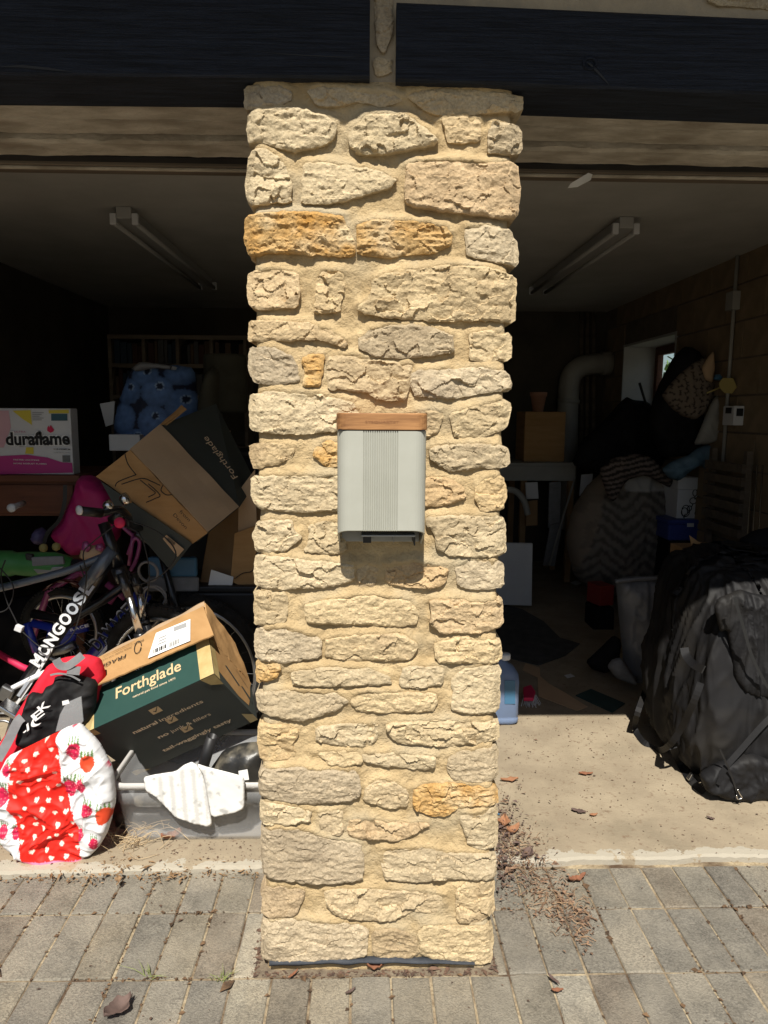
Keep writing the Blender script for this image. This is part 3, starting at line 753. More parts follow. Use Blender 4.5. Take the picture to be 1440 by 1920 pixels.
ZO = {'A': 130, 'B': 480, 'C': 840, 'D': 1180, 'E': 1480}
STONES = """
A g 12|50,75 200,75 270,110 260,155 130,185 55,190
A g 16|355,105 420,85 560,110 760,115 800,150 700,180 600,155 480,180 400,170
A g 13|840,125 930,95 1100,100 1250,110 1385,120 1385,195 1100,215 980,215 900,185
A c 20|65,205 290,200 430,235 490,265 460,350 300,390 200,370 140,350 70,350
A c 26|560,320 590,280 650,235 820,235 900,290 970,350 950,370 800,395 700,405 600,405 565,365
A c 18|1005,245 1110,240 1120,265 1140,245 1180,250 1175,340 1080,350 1035,350 1020,290
A c 22|1230,300 1250,265 1380,280 1385,390 1300,405 1225,400
A c 18|75,400 140,390 200,420 240,480 270,560 265,635 150,640 75,650 55,560
A c 20|340,460 430,455 560,480 690,490 770,540 740,570 600,610 480,640 330,650 335,560
A c 24|840,460 900,450 1060,455 1200,460 1360,450 1370,560 1360,720 1250,715 1100,690 900,670 830,645 830,550
A R 22|60,710 200,700 360,700 510,715 530,760 575,830 570,905 400,890 200,880 75,900 50,800
A R 20|600,750 700,735 860,740 1000,760 1045,800 1030,850 960,880 830,890 700,905 600,890 600,830
A g 18|1115,770 1200,760 1330,780 1360,840 1365,920 1350,945 1220,915 1130,895 1120,840
B c 14|70,80 180,70 300,85 310,160 295,240 180,255 75,240 65,160
B t 15|400,120 430,80 520,85 520,160 500,265 385,270 400,190
B c 22|670,120 760,85 900,75 1000,55 1200,60 1350,100 1350,200 1345,320 1200,310 1000,305 800,300 640,285 600,250 660,200
B c 17|75,310 200,315 360,330 480,370 540,420 520,445 400,400 300,400 140,410 72,410
B c 18|605,400 660,360 740,340 850,335 960,350 1040,375 1050,460 940,480 800,485 680,480 615,450
B c 11|1140,380 1200,365 1330,375 1330,500 1200,505 1140,490
B g 13|80,440 200,450 270,490 300,540 300,600 200,615 100,610 70,540
B o 12|330,500 370,480 430,480 415,550 410,620 330,625 345,560
B t 15|450,490 560,480 700,510 850,520 830,620 820,690 700,690 640,650 540,640 455,645
B g 17|845,570 900,550 1060,555 1160,540 1320,560 1330,650 1200,655 1060,680 880,675 855,620
B c 13|80,670 200,655 400,670 560,690 600,760 500,840 300,850 180,850 80,840 75,750
B t 13|870,760 960,745 1000,770 970,850 900,880 850,850
B c 16|1040,760 1140,735 1280,700 1330,720 1310,830 1200,860 1070,875 1055,820
C t 12|75,-15 200,-20 280,0 270,40 200,75 100,100 80,50
C o 13|390,0 440,-30 540,-10 540,80 440,80 385,40
C c 16|945,10 1000,-15 1200,-15 1310,-5 1325,70 1300,90 1150,90 1050,110 960,60
C c 14|85,140 220,135 360,135 540,140 540,270 490,300 300,300 110,290 85,220
C t 13|890,150 1010,150 1090,180 1110,240 1000,270 920,280 890,220
C t 13|1170,180 1210,150 1290,145 1310,220 1290,290 1190,300 1170,240
C c 13|110,360 260,350 280,400 320,430 240,490 110,500 90,430
C c 14|360,380 420,360 530,365 530,500 430,505 340,495 370,430
C c 18|930,340 1050,330 1290,335 1305,420 1300,515 1150,520 1040,510 980,480 970,410 930,375
C c 17|105,520 250,530 400,545 560,555 575,640 400,670 200,675 100,660 100,590
C t 13|605,570 660,560 685,590 672,660 600,665 595,610
C t 14|730,560 850,545 920,560 1020,580 1010,640 980,670 850,665 740,650
C g 14|1070,580 1130,545 1290,550 1295,670 1180,675 1090,665
C c 14|100,700 230,690 250,730 245,830 160,850 100,850 95,760
C c 17|340,750 440,735 620,715 820,730 880,790 870,850 780,860 640,845 450,845 360,840
C c 19|950,740 1050,735 1200,745 1285,720 1295,860 1150,885 1000,880 940,840 960,790
D g 16|110,0 250,-5 410,40 405,130 250,155 110,145 100,70
D t 15|450,40 560,30 800,20 880,80 840,140 700,150 500,150 440,130
D c 15|970,65 1080,40 1280,55 1285,160 1150,155 1000,160 975,130
D o 12|105,150 210,160 215,200 190,240 105,260
D c 20|285,200 400,180 560,190 640,185 740,225 745,255 560,265 285,270
D c 18|820,180 1000,180 995,265 900,275 795,265
D c 12|1050,250 1100,200 1200,180 1280,190 1275,330 1270,395 1130,400 1045,385 1060,310
D c 16|105,310 250,300 500,305 545,345 500,385 380,415 320,430 200,415 115,390
D c 16|575,320 620,300 800,305 960,305 970,350 940,395 800,390 700,400 600,390 570,360
D t 11|120,460 250,470 305,500 270,560 290,600 240,630 130,635 115,540
D c 11|400,470 540,460 685,460 680,510 650,570 540,560 400,545
D c 15|740,450 900,440 1100,445 1265,445 1270,540 1200,550 1000,555 800,545 745,500
D c 12|385,595 480,590 600,595 610,640 540,655 460,650 430,620
D c 15|615,600 760,600 900,605 960,610 960,670 860,670 760,655 640,645
D c 12|1035,630 1080,590 1200,580 1265,570 1265,720 1170,735 1060,725 1035,680
D g 20|125,670 300,665 450,680 590,685 600,800 540,825 330,830 220,820 120,800
D g 15|640,760 700,725 760,730 830,780 825,850 740,855 625,825
D R 14|870,760 1000,745 1150,750 1265,770 1265,850 1090,850 1030,890 950,895 865,860
D c 17|125,840 250,845 360,870 360,925 250,930 130,935
E g 12|405,110 515,105 515,200 500,220 420,205
E c 13|550,150 650,145 800,165 940,165 860,210 800,240 680,235 555,230
E c 12|1090,120 1180,110 1265,95 1265,280 1170,280 1130,260 1110,190
E g 18|135,190 340,195 430,235 600,260 615,330 610,430 480,440 350,440 150,410 130,300
E c 14|710,290 950,290 1000,310 1255,310 1255,430 1100,425 1000,420 900,440 730,435 715,370
E g 11|135,490 220,465 335,490 310,560 290,600 200,615 135,605
E g 14|445,490 560,480 750,490 1000,505 1010,560 960,600 900,600 850,585 760,625 620,625 500,605 450,550
E t 13|1070,480 1130,450 1250,440 1250,600 1160,640 1075,635
E g 15|130,645 250,630 450,640 635,665 630,800 500,810 350,820 200,830 135,820
E t 12|670,690 750,675 830,690 870,730 880,790 830,820 760,835 670,800
E c 14|890,690 920,655 1080,665 1240,660 1240,840 1140,845 1000,830 900,790
"""
SM = {'R': M_rust, 'c': M_cream, 't': M_tan, 'g': M_grey, 'o': M_ochre}
for i, ln in enumerate(STONES.strip().split('\n')):
    hd, pts = ln.split('|'); cr, ty, pr_ = hd.split()
    poly = [(440+float(a.split(',')[0])/2.5714, ZO[cr]+float(a.split(',')[1])/2.5714) for a in pts.split()]
    stone(poly, SM[ty], float(pr_)/1000, 100+i, parent=pil, rough=1.5 if ty in 'oR' else 1.0)
# mortar: pressed up over the top edge of every stone, hollow under its lower edge
from mathutils.kdtree import KDTree
kd = KDTree(len(UB))
for i, (x, z, pr_) in enumerate(UB): kd.insert((x, 0, z), i)
kd.balance()
vs = []; fs = []
xs = np.arange(-.288, .2881, .0046); zs = np.arange(-.01, 2.176, .0046); nx, nz = len(xs), len(zs)
for z in zs:
    for x in xs:
        p = V(x, 3.3, z)
        e = max(0, abs(x)-.27)/.018
        rise = 0
        co_, ix, ds = kd.find((x, 0, z-.002))
        if ix is not None and ds < .02:
            rise = UB[ix][2]*(.80+.25*noise.noise(p*13))*(1-ds/.02)**1.2
        vs.append((x+.004*noise.noise(V(1, z*20, 4))*(abs(x) > .28), -.0025-rise-.006*fbm(p, 8, 3)-.0035*abs(noise.noise(p*34))-.0024*noise.noise(p*75)-.0016*noise.noise(p*150)+.012*e*e, z))
for j in range(nz-1):
    for i in range(nx-1): fs.append((j*nx+i, j*nx+i+1, (j+1)*nx+i+1, (j+1)*nx+i))
k = len(vs)
for z in zs: vs.append((-.284, .455, z))
for z in zs: vs.append((.284, .455, z))
for j in range(nz-1):
    fs.append((j*nx, (j+1)*nx, k+j+1, k+j)); fs.append((j*nx+nx-1, k+nz+j, k+nz+j+1, (j+1)*nx+nx-1)); fs.append((k+j, k+j+1, k+nz+j+1, k+nz+j))
mk('mortar', vs, fs, M_mortar, pil, True)
# stones of the wall above
for i, poly in enumerate([[(1320, -30), (1440, -30), (1520, -10), (1520, 14), (1440, 14), (1335, 8)], [(760, -40), (960, -40), (1010, -20), (990, -4), (800, -12)], [(1030, -45), (1300, -40), (1290, -5), (1100, -6)], [(702, -30), (735, -30), (735, 60), (720, 100), (706, 80)], [(703, 110), (733, 112), (731, 138), (706, 140)]]):
    stone(poly, M_grey, .010, 300+i, Y0=-.008, parent=wa)
# bitumen strip at the foot of the pillar
vs = []; N = 60
for i in range(N+1):
    t = i/N; p = at(505+t*385, 1806-4*math.sin(t*3.1)+3*noise.noise(V(t*9, 1, 1)), -.016)
    hh = .0055*(1-.6*t*t)+.0022*noise.noise(V(t*12, 5, 1))
    vs += [p+V(0, 0, hh), p+V(0, -.006, hh*.2), p+V(0, -.004, -hh), p+V(0, .02, -hh), p+V(0, .02, hh)]
fs = []
for i in range(N):
    for k in range(5): fs.append((i*5+k, i*5+(k+1) % 5, (i+1)*5+(k+1) % 5, (i+1)*5+k))
fixn(mk('damp_strip', vs, fs, M_memb, pil, True))
so = boxmm('soil_gap', (-.319, -.028, -.05), (.312, .39, .0035), M_soil, b=0); tag(so, kind='structure')

# ---------------------------------------------------------------- wall-mounted parcel/letter box
mb = thing('wall_letterbox', 'sage grey wall letterbox with a wooden lid on the stone pillar', 'letterbox', (0, -.03, 1.13))
def ushape(hw, y0, y1, r, n=8):                # plan outline of the cover: wall, round corner, front, round corner, wall
    out = [(-hw, y1)]
    for i in range(n+1):
        a = math.pi + (math.pi/2)*i/n; out.append((-hw+r+r*math.cos(a), y0+r+r*math.sin(a)))
    return out
HW, YF, YB, RC = .0995, -.122, -.006, .030
def cover(hw, yf, rc, grooves):
    L_ = [(-hw, YB), (-hw, YB-.03), (-hw, yf+rc+.01)]
    for i in range(9):
        a = math.pi+(math.pi/2)*i/8; L_.append((-hw+rc+rc*math.cos(a), yf+rc+rc*math.sin(a)))
    mid = []
    if grooves:
        x0, x1, k = -.040, .034, 15
        for q in range(k+1):
            x = x0+(x1-x0)*q/k
            mid += [(x-.0013, yf), (x-.0006, yf+.0030), (x+.0006, yf+.0030), (x+.0013, yf)]
    else: mid = [(-.03, yf), (0, yf), (.03, yf)]
    return L_+mid+[(-x, y) for x, y in reversed(L_)]
MX = 0.0005
def zcut(y): return 1.190+(1.139-1.190)*((y-YF)/(YB-YF))
pl = cover(HW, YF, RC, True); pin = cover(HW-.004, YF+.004, RC-.004, True)
vs = []; fs = []; n = len(pl)
for (x, y) in pl: vs.append((x+MX, y, 1.4115))
for (x, y) in pl: vs.append((x+MX, y, zcut(y)))
for (x, y) in pin: vs.append((x+MX, y, zcut(y)))
for (x, y) in pin: vs.append((x+MX, y, 1.4115))
for i in range(n-1):
    for k in range(3): fs.append((k*n+i, k*n+i+1, (k+1)*n+i+1, (k+1)*n+i))
    fs.append((3*n+i, 3*n+i+1, i+1, i))
cv = fixn(mk('cover', vs, fs, M_sage, mb)); 
boxmm('back_plate', (-HW+.006+MX, -.012, 1.145), (HW-.006+MX, -.004, 1.42), M_sage_in, mb, .002)
boxmm('hopper', (-.045, -.10, 1.172), (.078, -.0125, 1.176), M_sage_in, mb, .001)
boxmm('latch_guide', (-.041, -.058, 1.150), (-.022, -.013, 1.171), M_black, mb, .001)
boxmm('divider', (.076, -.09, 1.150), (.079, -.013, 1.1715), M_black, mb, .0005)
boxmm('divider', (.030, -.05, 1.150), (.0315, -.013, 1.1715), M_dsteel, mb, .0005)
# lid: rounded front corners
def lidpl(hw, yf, rc):
    L_ = [(-hw, YB)]
    for i in range(7):
        a = math.pi+(math.pi/2)*i/6; L_.append((-hw+rc+rc*math.cos(a), yf+rc+rc*math.sin(a)))
    return L_+[(-x, y) for x, y in reversed(L_)]
pa = lidpl(HW+.0015, YF-.002, .028); vs = []; n = len(pa)
for z, ins in ((1.4135, .001), (1.4150, 0), (1.4480, 0), (1.4505, .0025)):
    for (x, y) in pa: vs.append((x*(1-ins/.1)+MX, y+(ins if y < -.05 else 0), z))
fs = []
for k in range(3):
    for i in range(n): fs.append((k*n+i, k*n+(i+1) % n, (k+1)*n+(i+1) % n, (k+1)*n+i))
fs += [tuple(range(n-1, -1, -1)), tuple(range(3*n, 4*n))]
lid = fixn(mk('lid', vs, fs, M_wood_l, mb))
M_emb = mat('engraved_wood', (.24,.105,.045), None, rough=.7)
text('lettering', 'SYSQUARTET', (-.037+MX, YF-.002, 1.4285), (.037+MX, YF-.002, 1.4285), (0, 0, 1), M_emb, lid, height=.0055, off=.0006)
boxmm('dark_gap', (-HW+.004+MX, YF+.004, 1.4112), (HW-.004+MX, YB, 1.4138), M_black, mb, 0)

# ---------------------------------------------------------------- more helpers for the contents
def atx(x, y, X):
    d = fw + rt*((x-720)/FPX) + up*((960-y)/FPX); return CAMP + d*((X-CX)/d.x)
def pix(p):
    v = Vector(p)-CAMP; z = v.dot(fw); return 720+FPX*v.dot(rt)/z, 960-FPX*v.dot(up)/z
def ribbon(name, pts, wd, m, parent=None, th=.003, k=6, smooth=True):
    P = crom(pts, k); vs = []; fs = []; n = len(P)
    for i, p in enumerate(P):
        t = (P[min(n-1, i+1)]-P[max(0, i-1)]).normalized(); v = (CAMP-p).normalized()
        s = t.cross(v).normalized(); nn = s.cross(t)
        if nn.dot(v) < 0: nn = -nn
        for a, b_ in ((-.5, 0), (-.5, 1), (.5, 1), (.5, 0)): vs.append(p+s*wd*a+nn*th*b_)
    for i in range(n-1):
        for q in range(4): fs.append((i*4+q, i*4+(q+1) % 4, (i+1)*4+(q+1) % 4, (i+1)*4+q))
    fs += [(0, 1, 2, 3), ((n-1)*4+3, (n-1)*4+2, (n-1)*4+1, (n-1)*4)]
    return fixn(mk(name, vs, fs, m, parent))
def P_(l, Y): return [at(a, b_, Y) for a, b_ in l]
def quad_uv(q, u, v):                      # point in a quad given as bl, br, tr, tl
    return (q[0]*(1-u)+q[1]*u)*(1-v)+(q[3]*(1-u)+q[2]*u)*v
def uvpoly(q, pts, off=.001):
    n = (q[1]-q[0]).cross(q[3]-q[0]).normalized()
    if n.dot(CAMP-q[0]) < 0: n = -n
    return [quad_uv(q, u, v)+n*off for u, v in pts]
def decal(name, q, pts, m, parent, off=.001):
    return mk(name, uvpoly(q, pts, off), [tuple(range(len(pts)))], m, parent)
def textq(name, body, q, u0, v0, u1, v1, m, parent, bold=0.0, height=None, off=.0015, flip=False):
    a, b_ = quad_uv(q, u0, v0), quad_uv(q, u1, v1); upd = (q[3]-q[0])*(-1 if flip else 1)
    return text(name, body, a, b_, upd, m, parent, bold=bold, height=height, off=off)
M_pinkprint = mat('pink_ink', (.42,.04,.20), None, rough=.6)
M_yelprint = mat('yellow_ink', (.62,.50,.06), None, rough=.6)
M_tealprint = mat('dark_teal_ink', (.04,.10,.13), None, rough=.6)
M_redprint = mat('red_ink', (.55,.02,.08), None, rough=.6)
M_greyink = mat('grey_ink', (.30,.30,.30), None, rough=.7)
M_whitepaint = mat('white_frame_paint', (.72,.72,.72), None, rough=.35)
M_greypaint = mat('grey_frame_paint', (.38,.41,.45), None, rough=.35)

M_dred = mat('dull_red', (.24,.025,.02), None, rough=.6)
# ================================================================ sunlit left bay
# large dog-food carton tipped into the clear tub
B0 = V(-.9988, .62, .3627)
def rod(wv):
    wv = Vector(wv); return Matrix.Rotation(wv.length, 3, wv.normalized())
RB = rod((-2.4627, -.2044, -.5377)); DM = (.5004, -.1626, .342)
def bp(i, j, k): return B0 + RB @ V(i*DM[0], j*DM[1], k*DM[2])
fb = thing('cardboard_carton', 'dark green dog food carton with lettering, tipped into the clear tub', 'carton', B0+V(.2, .15, -.24))
body = [bp(i, j, k) for k in (0, 1) for i, j in ((0, 0), (1, 0), (1, 1), (0, 1))]
o = fixn(mk('body', body, BF, M_greenb, fb)); bev(o, .004)
qA = [bp(0, 0, 0), bp(1, 0, 0), bp(1, 1, 0), bp(0, 1, 0)]
qB = [bp(0, 0, 1), bp(1, 0, 1), bp(1, 0, 0), bp(0, 0, 0)]
qC = [bp(1, 0, 0), bp(1, 0, 1), bp(1, 1, 1), bp(1, 1, 0)]
gp = decal('green_band', qA, [(.0, .0), (1, .0), (1, .995), (0, .995)], M_green, fb, .0008)
textq('lettering', 'Forthglade', qA, .27, .50, .77, .47, M_tanink, gp, .012, .045)
textq('lettering', 'natural pet food since 1971', qA, .40, .32, .72, .30, M_tanink2, gp, 0, .009)
def check(par, q, u, v, s):
    a = [(u-s, v-s*1.35), (u+s, v-s*1.35), (u+s, v+s*1.35), (u-s, v+s*1.35)]
    d = decal('tick_box', q, a, M_tanink, par, .0012)
    mk('tick', uvpoly(q, [(u-s*.5, v+s*.1), (u-s*.15, v-s*.75), (u+s*1.0, v+s*1.5), (u+s*.85, v+s*1.5), (u-s*.12, v-s*.15), (u-s*.38, v+s*.3)], .002), [(0, 1, 4, 5), (1, 2, 3, 4)], M_ink, par)
bpn = decal('tick_panel', qB, [(.0, .0), (1, .0), (1, .99), (0, .99)], M_greenb, fb, .0006)
for u, v, (t1, t2), u0, u1, us in ((.51, .865, ('natural', ' ingredients'), .265, .80, .46), (.535, .62, ('no', ' junk & fillers'), .36, .77, .45), (.56, .375, ('tail-waggingly tasty', ''), .30, .86, .86)):
    check(bpn, qB, u, v, .036)
    h = .019
    textq('lettering', t1, qB, u0, v-.20, us-.01, v-.20, M_tanink2, bpn, .022, h, .0016)
    if t2: textq('lettering', t2.strip(), qB, us+.01, v-.20, u1, v-.20, M_tanink2, bpn, 0, h, .0016)
for u0, u1 in ((-.002, .105), (.90, 1.002)):
    decal('tape', qA, [(u0, -.002), (u1, -.002), (u1, 1), (u0, 1)], M_tape, fb, .0022)
decal('tape', qB, [(-.002, 1.002), (-.002, .93), (.11, .90), (.105, 1.002)], M_tape, fb, .0022)
decal('tape', qB, [(.90, 1.002), (.93, .87), (1.002, .80), (1.002, 1.002)], M_tape, fb, .0022)
decal('tape', qB, [(.94, .002), (1.002, .002), (1.002, .13), (.94, .22)], M_tape, fb, .0022)
decal('tape', qB, [(.0, .0), (.12, .0), (.05, .09), (.0, .09)], M_tape, fb, .0022)
decal('tape', qC, [(-.002, -.002), (.12, -.002), (.10, 1), (-.002, 1)], M_tape, fb, .0022)
decal('bare_card', qC, [(.05, .26), (.55, .10), (.80, .14), (.88, .45), (.93, .80), (.99, 1.0), (.0, 1.0)], M_card, fb, .0012)
for a in ([(.30, .62), (.34, .66), (.62, .48), (.60, .42)], [(.55, .90), (.60, .86), (.88, .66), (.80, .74)], [(.66, .50), (.70, .54), (.92, .40), (.90, .30)]): decal('tear', qC, a, M_greenb, fb, .0022)
# open top flap leaning over the front edge
fl0, fl1 = at(143, 1302, .70), at(401, 1191, .71); fl2, fl3 = at(381, 1136, .90), at(163, 1244, .88)
def flap(name, q, m, par, th=.005, n=26, jag=.006, seed=1):
    vs = []; fs = []
    for j in range(5):
        for i in range(n+1):
            p = quad_uv(q, i/n, j/4)
            nn = (q[1]-q[0]).cross(q[3]-q[0]).normalized()
            p += nn*(.006*noise.noise(V(i*.18, j*.6, seed)))
            if j == 0: p += (q[3]-q[0]).normalized()*jag*noise.noise(V(i*.7, 3, seed))
            vs.append(p)
    for j in range(4):
        for i in range(n): fs.append((j*(n+1)+i, j*(n+1)+i+1, (j+1)*(n+1)+i+1, (j+1)*(n+1)+i))
    o = fixn(mk(name, vs, fs, m, par)); s = o.modifiers.new('thick', 'SOLIDIFY'); s.thickness = th; s.offset = 0; return o
qF = [fl0, fl1, fl2, fl3]
f1 = flap('flap', qF, M_card, fb)
lb = decal('shipping_label', qF, [(.53, .10), (.84, .07), (.88, .72), (.60, .80)], M_white, f1, .008)
for k in range(9): decal('barcode', qF, [(.57+k*.011, .16), (.574+k*.011+.003*(k % 3), .16), (.578+k*.011+.003*(k % 3), .28), (.574+k*.011, .28)], M_ink, lb, .0095)
for k in range(9): decal('barcode', qF, [(.69+k*.009, .13), (.693+k*.009+.002*(k % 2), .13), (.697+k*.009+.002*(k % 2), .27), (.694+k*.009, .27)], M_ink, lb, .0095)
decal('address_lines', qF, [(.74, .56), (.84, .52), (.845, .66), (.745, .70)], M_greyink, lb, .0095)
for k in range(3): decal('address_lines', qF, [(.61+.005*k, .36+.09*k), (.67+.005*k, .35+.09*k), (.672+.005*k, .39+.09*k), (.612+.005*k, .40+.09*k)], M_greyink, lb, .0095)
textq('lettering', 'FRAGILE', qF, .36, .56, .11, .58, M_ink, f1, .006, .024, .009, True)
textq('lettering', 'Please handle with care', qF, .40, .73, .16, .75, M_ink, f1, 0, .007, .009, True)
textq('lettering', 'if damaged please return', qF, .40, .86, .16, .88, M_ink, f1, 0, .007, .009, True)
tube('recycling_mark', [quad_uv(qF, .445+.028*math.cos(a), .62+.20*math.sin(a))+V(0, -.004, .008) for a in np.linspace(0, 6.0, 14)], .0016, M_ink, f1, 5)
textq('lettering', 'PAP', qF, .50, .80, .425, .82, M_ink, f1, 0, .014, .009, True)
f2 = flap('flap', [bp(1, 1, 0), bp(1, .98, .98), at(440, 1205, .98), at(384, 1131, .90)], M_card, fb, seed=3)
f3 = flap('flap', [at(163, 1246, .885), at(384, 1138, .905), at(384, 1128, 1.02), at(200, 1225, 1.0)], M_cardl, fb, seed=5, jag=.002)
textq('lettering', 'wrapping', qC, .2, .2, .21, .2, M_green, fb, 0, .001) if False else None

# clear storage tub
tt = thing('storage_tub', 'clear cloudy plastic storage tub with a rim, leaning against the pillar', 'tub', (-.53, .7, FZ))
def rrect(x0, x1, y0, y1, r, z, n=6):
    out = []
    for cx_, cy_, a0 in ((x1-r, y0+r, -90), (x1-r, y1-r, 0), (x0+r, y1-r, 90), (x0+r, y0+r, 180)):
        for i in range(n+1):
            a = math.radians(a0+90*i/n); out.append(V(cx_+r*math.cos(a), cy_+r*math.sin(a), z))
    return out
TX0, TX1, TY0, TY1, TZ = at(200, 1467, .505).x, -.245, .505, .90, .252
rings = [rrect(TX0+.045, TX1-.035, TY0+.03, TY1-.03, .04, FZ+.004), rrect(TX0+.036, TX1-.03, TY0+.022, TY1-.022, .045, FZ+.02), rrect(TX0+.018, TX1-.016, TY0+.012, TY1-.012, .05, .17), rrect(TX0+.015, TX1-.014, TY0+.008, TY1-.010, .05, .172), rrect(TX0+.012, TX1-.010, TY0+.006, TY1-.006, .05, TZ-.022)]
vs = [p for r_ in rings for p in r_]; n = len(rings[0]); fs = [tuple(range(n-1, -1, -1))]
for k in range(len(rings)-1):
    for i in range(n): fs.append((k*n+i, k*n+(i+1) % n, (k+1)*n+(i+1) % n, (k+1)*n+i))
o = mk('tub_wall', vs, fs, M_tote, tt, True); sd_ = o.modifiers.new('thick', 'SOLIDIFY'); sd_.thickness = .003; sd_.offset = -1
rl = [rrect(TX0+.011, TX1-.009, TY0+.005, TY1-.005, .05, TZ-.021), rrect(TX0, TX1, TY0-.006, TY1+.006, .055, TZ-.022), rrect(TX0, TX1, TY0-.006, TY1+.006, .055, TZ-.002), rrect(TX0+.004, TX1-.004, TY0-.002, TY1+.002, .053, TZ), rrect(TX0+.011, TX1-.009, TY0+.005, TY1-.005, .05, TZ-.003)]
vs = [p for r_ in rl for p in r_]; fs = []
for k in range(len(rl)):
    for i in range(n): fs.append((k*n+i, k*n+(i+1) % n, ((k+1) % len(rl))*n+(i+1) % n, ((k+1) % len(rl))*n+i))
M_rimp = mat('cloudy_rim_plastic', (.62,.60,.57), None, rough=.35, trans=.25, spec=.4, ior=1.2)
fixn(mk('rim', vs, fs, M_rimp, tt, True))
# dusty black sheet plastic in the tub
M_dusty = mat('dusty_black_plastic', (.02,.02,.02), (.045,.042,.036), 8, .35, .3, 90, .003, spec=.5, c3=(.20,.175,.13), s3=11)
bs_ = pillow('plastic_sheet', [(395, 1440), (420, 1405), (455, 1392), (500, 1388), (505, 1480), (420, 1500), (385, 1480)], .66, .06, M_dusty, None, .014, .012, 14, seed=5)
tag(bs_, 'dusty black plastic sheet bundled inside the clear tub', 'plastic sheet')
jk = pillow('black_bundle', [(205, 1490), (240, 1478), (330, 1475), (500, 1475), (505, 1560), (350, 1562), (230, 1550)], .70, .10, M_dusty, None, .02, .012, 10, seed=8)
tag(jk, 'dark dusty bundle lying in the bottom of the clear tub', 'bundle')
tb = thing('black_tube', 'short open black plastic tube standing in the clear tub', 'tube', at(373, 1460, .60))
p0, p1 = at(371, 1470, .62), at(398, 1380, .60)
dd = (p1-p0).normalized(); Q = V(0, 0, 1).rotation_difference(dd).to_matrix()
Ln = (p1-p0).length
lathe('pipe', [(.019, 0), (.019, Ln), (.0155, Ln), (.0155, Ln-.06)], p0, M_black, tb, 20, Q)
lathe('flange', [(.021, 0), (.023, .004), (.023, .03), (.021, .034)], p0+dd*.04, M_black, tb, 20, Q)
# dirty striped cloth over the rim
def clothcol(u, v, x, z):
    a, b_ = pix((x, .49, z)); c = (.70, .69, .66)
    if a < 391 and b_ > 1440:
        s = (a-300-(b_-1490)*.10) % 21
        if s < 8 and a > 292: c = (.55, .54, .515)
    g = fbm(V(x, 2, z), 38, 4)
    if g > .38: c = tuple(q*(1-min(.40, (g-.38)*1.2)) for q in c)
    return c
M_clothp = mat('printed_cloth_dirty', (1,1,1), attr=True, rough=.95, bump=.5, bs=350, bd=.0012, spec=.05)
ck = thing('striped_cloth', 'dirty white striped cloth hanging over the rim of the clear tub', 'cloth', at(365, 1545, .49))
pillow('cloth', [(269, 1457), (290, 1452), (330, 1446), (345, 1434), (360, 1428), (372, 1436), (380, 1448), (390, 1480), (393, 1510), (398, 1546), (391, 1550), (365, 1545), (330, 1533), (310, 1512), (290, 1492), (273, 1484)], .490, .006, M_clothp, ck, .005, .003, 7, Rr=.006, seed=3, pr=clothcol, ani=(1, .5))
pillow('folded_sleeve', [(366, 1430), (385, 1437), (430, 1448), (459, 1456), (459, 1516), (440, 1524), (396, 1533), (388, 1490), (382, 1455)], .484, .006, M_clothp, ck, .005, .002, 7, Rr=.006, seed=6, pr=clothcol)
slab('cloth_tag', P_([(447, 1446), (464, 1443), (467, 1462), (449, 1464)], .52), .002, M_white, ck)

# fruit-print bag
BERRY = [(142.6, 1404, 12, 17, 0), (167, 1426, 14, 15, 1), (138, 1470, 13, 17, 0), (158, 1466, 9, 13, 0), (170.6, 1509, 11, 13, 0), (198, 1523, 13, 15, 1), (13.5, 1484, 11, 17, 0), (16, 1549, 9, 12, 0), (20, 1438, 8, 11, 0), (39, 1553, 8, 12, 0), (181, 1575, 8, 12, 0), (207, 1430, 8, 12, 0), (221, 1452, 9, 12, 0), (157, 1556, 6, 10, 0), (9, 1580, 6, 8, 0), (134, 1361, 8, 5, 0)]
HEART = [(470,210),(545,290),(405,330),(620,365),(290,400),(195,475),(340,470),(515,460),(605,510),(440,590),(165,605),(258,595),(650,630),(335,690),(535,670),(195,755),(420,785),(545,790),(665,785),(310,865),(485,880),(605,920),(730,895),(250,960),(415,970),(275,1065),(405,1045),(495,1070),(650,1030),(800,1015),(400,1165),(565,1165),(645,1125),(770,1150),(275,1205),(390,1300),(525,1300),(840,1275),(725,1365),(575,1380),(680,1240)]
HEART = [(a/5.54, 1350+b_/5.54) for a, b_ in HEART]
def interp(y, pts):
    for (y0, x0), (y1, x1) in zip(pts, pts[1:]):
        if y <= y1: return x0+(x1-x0)*max(0, (y-y0))/(y1-y0)
    return pts[-1][1]
BAGY = .47
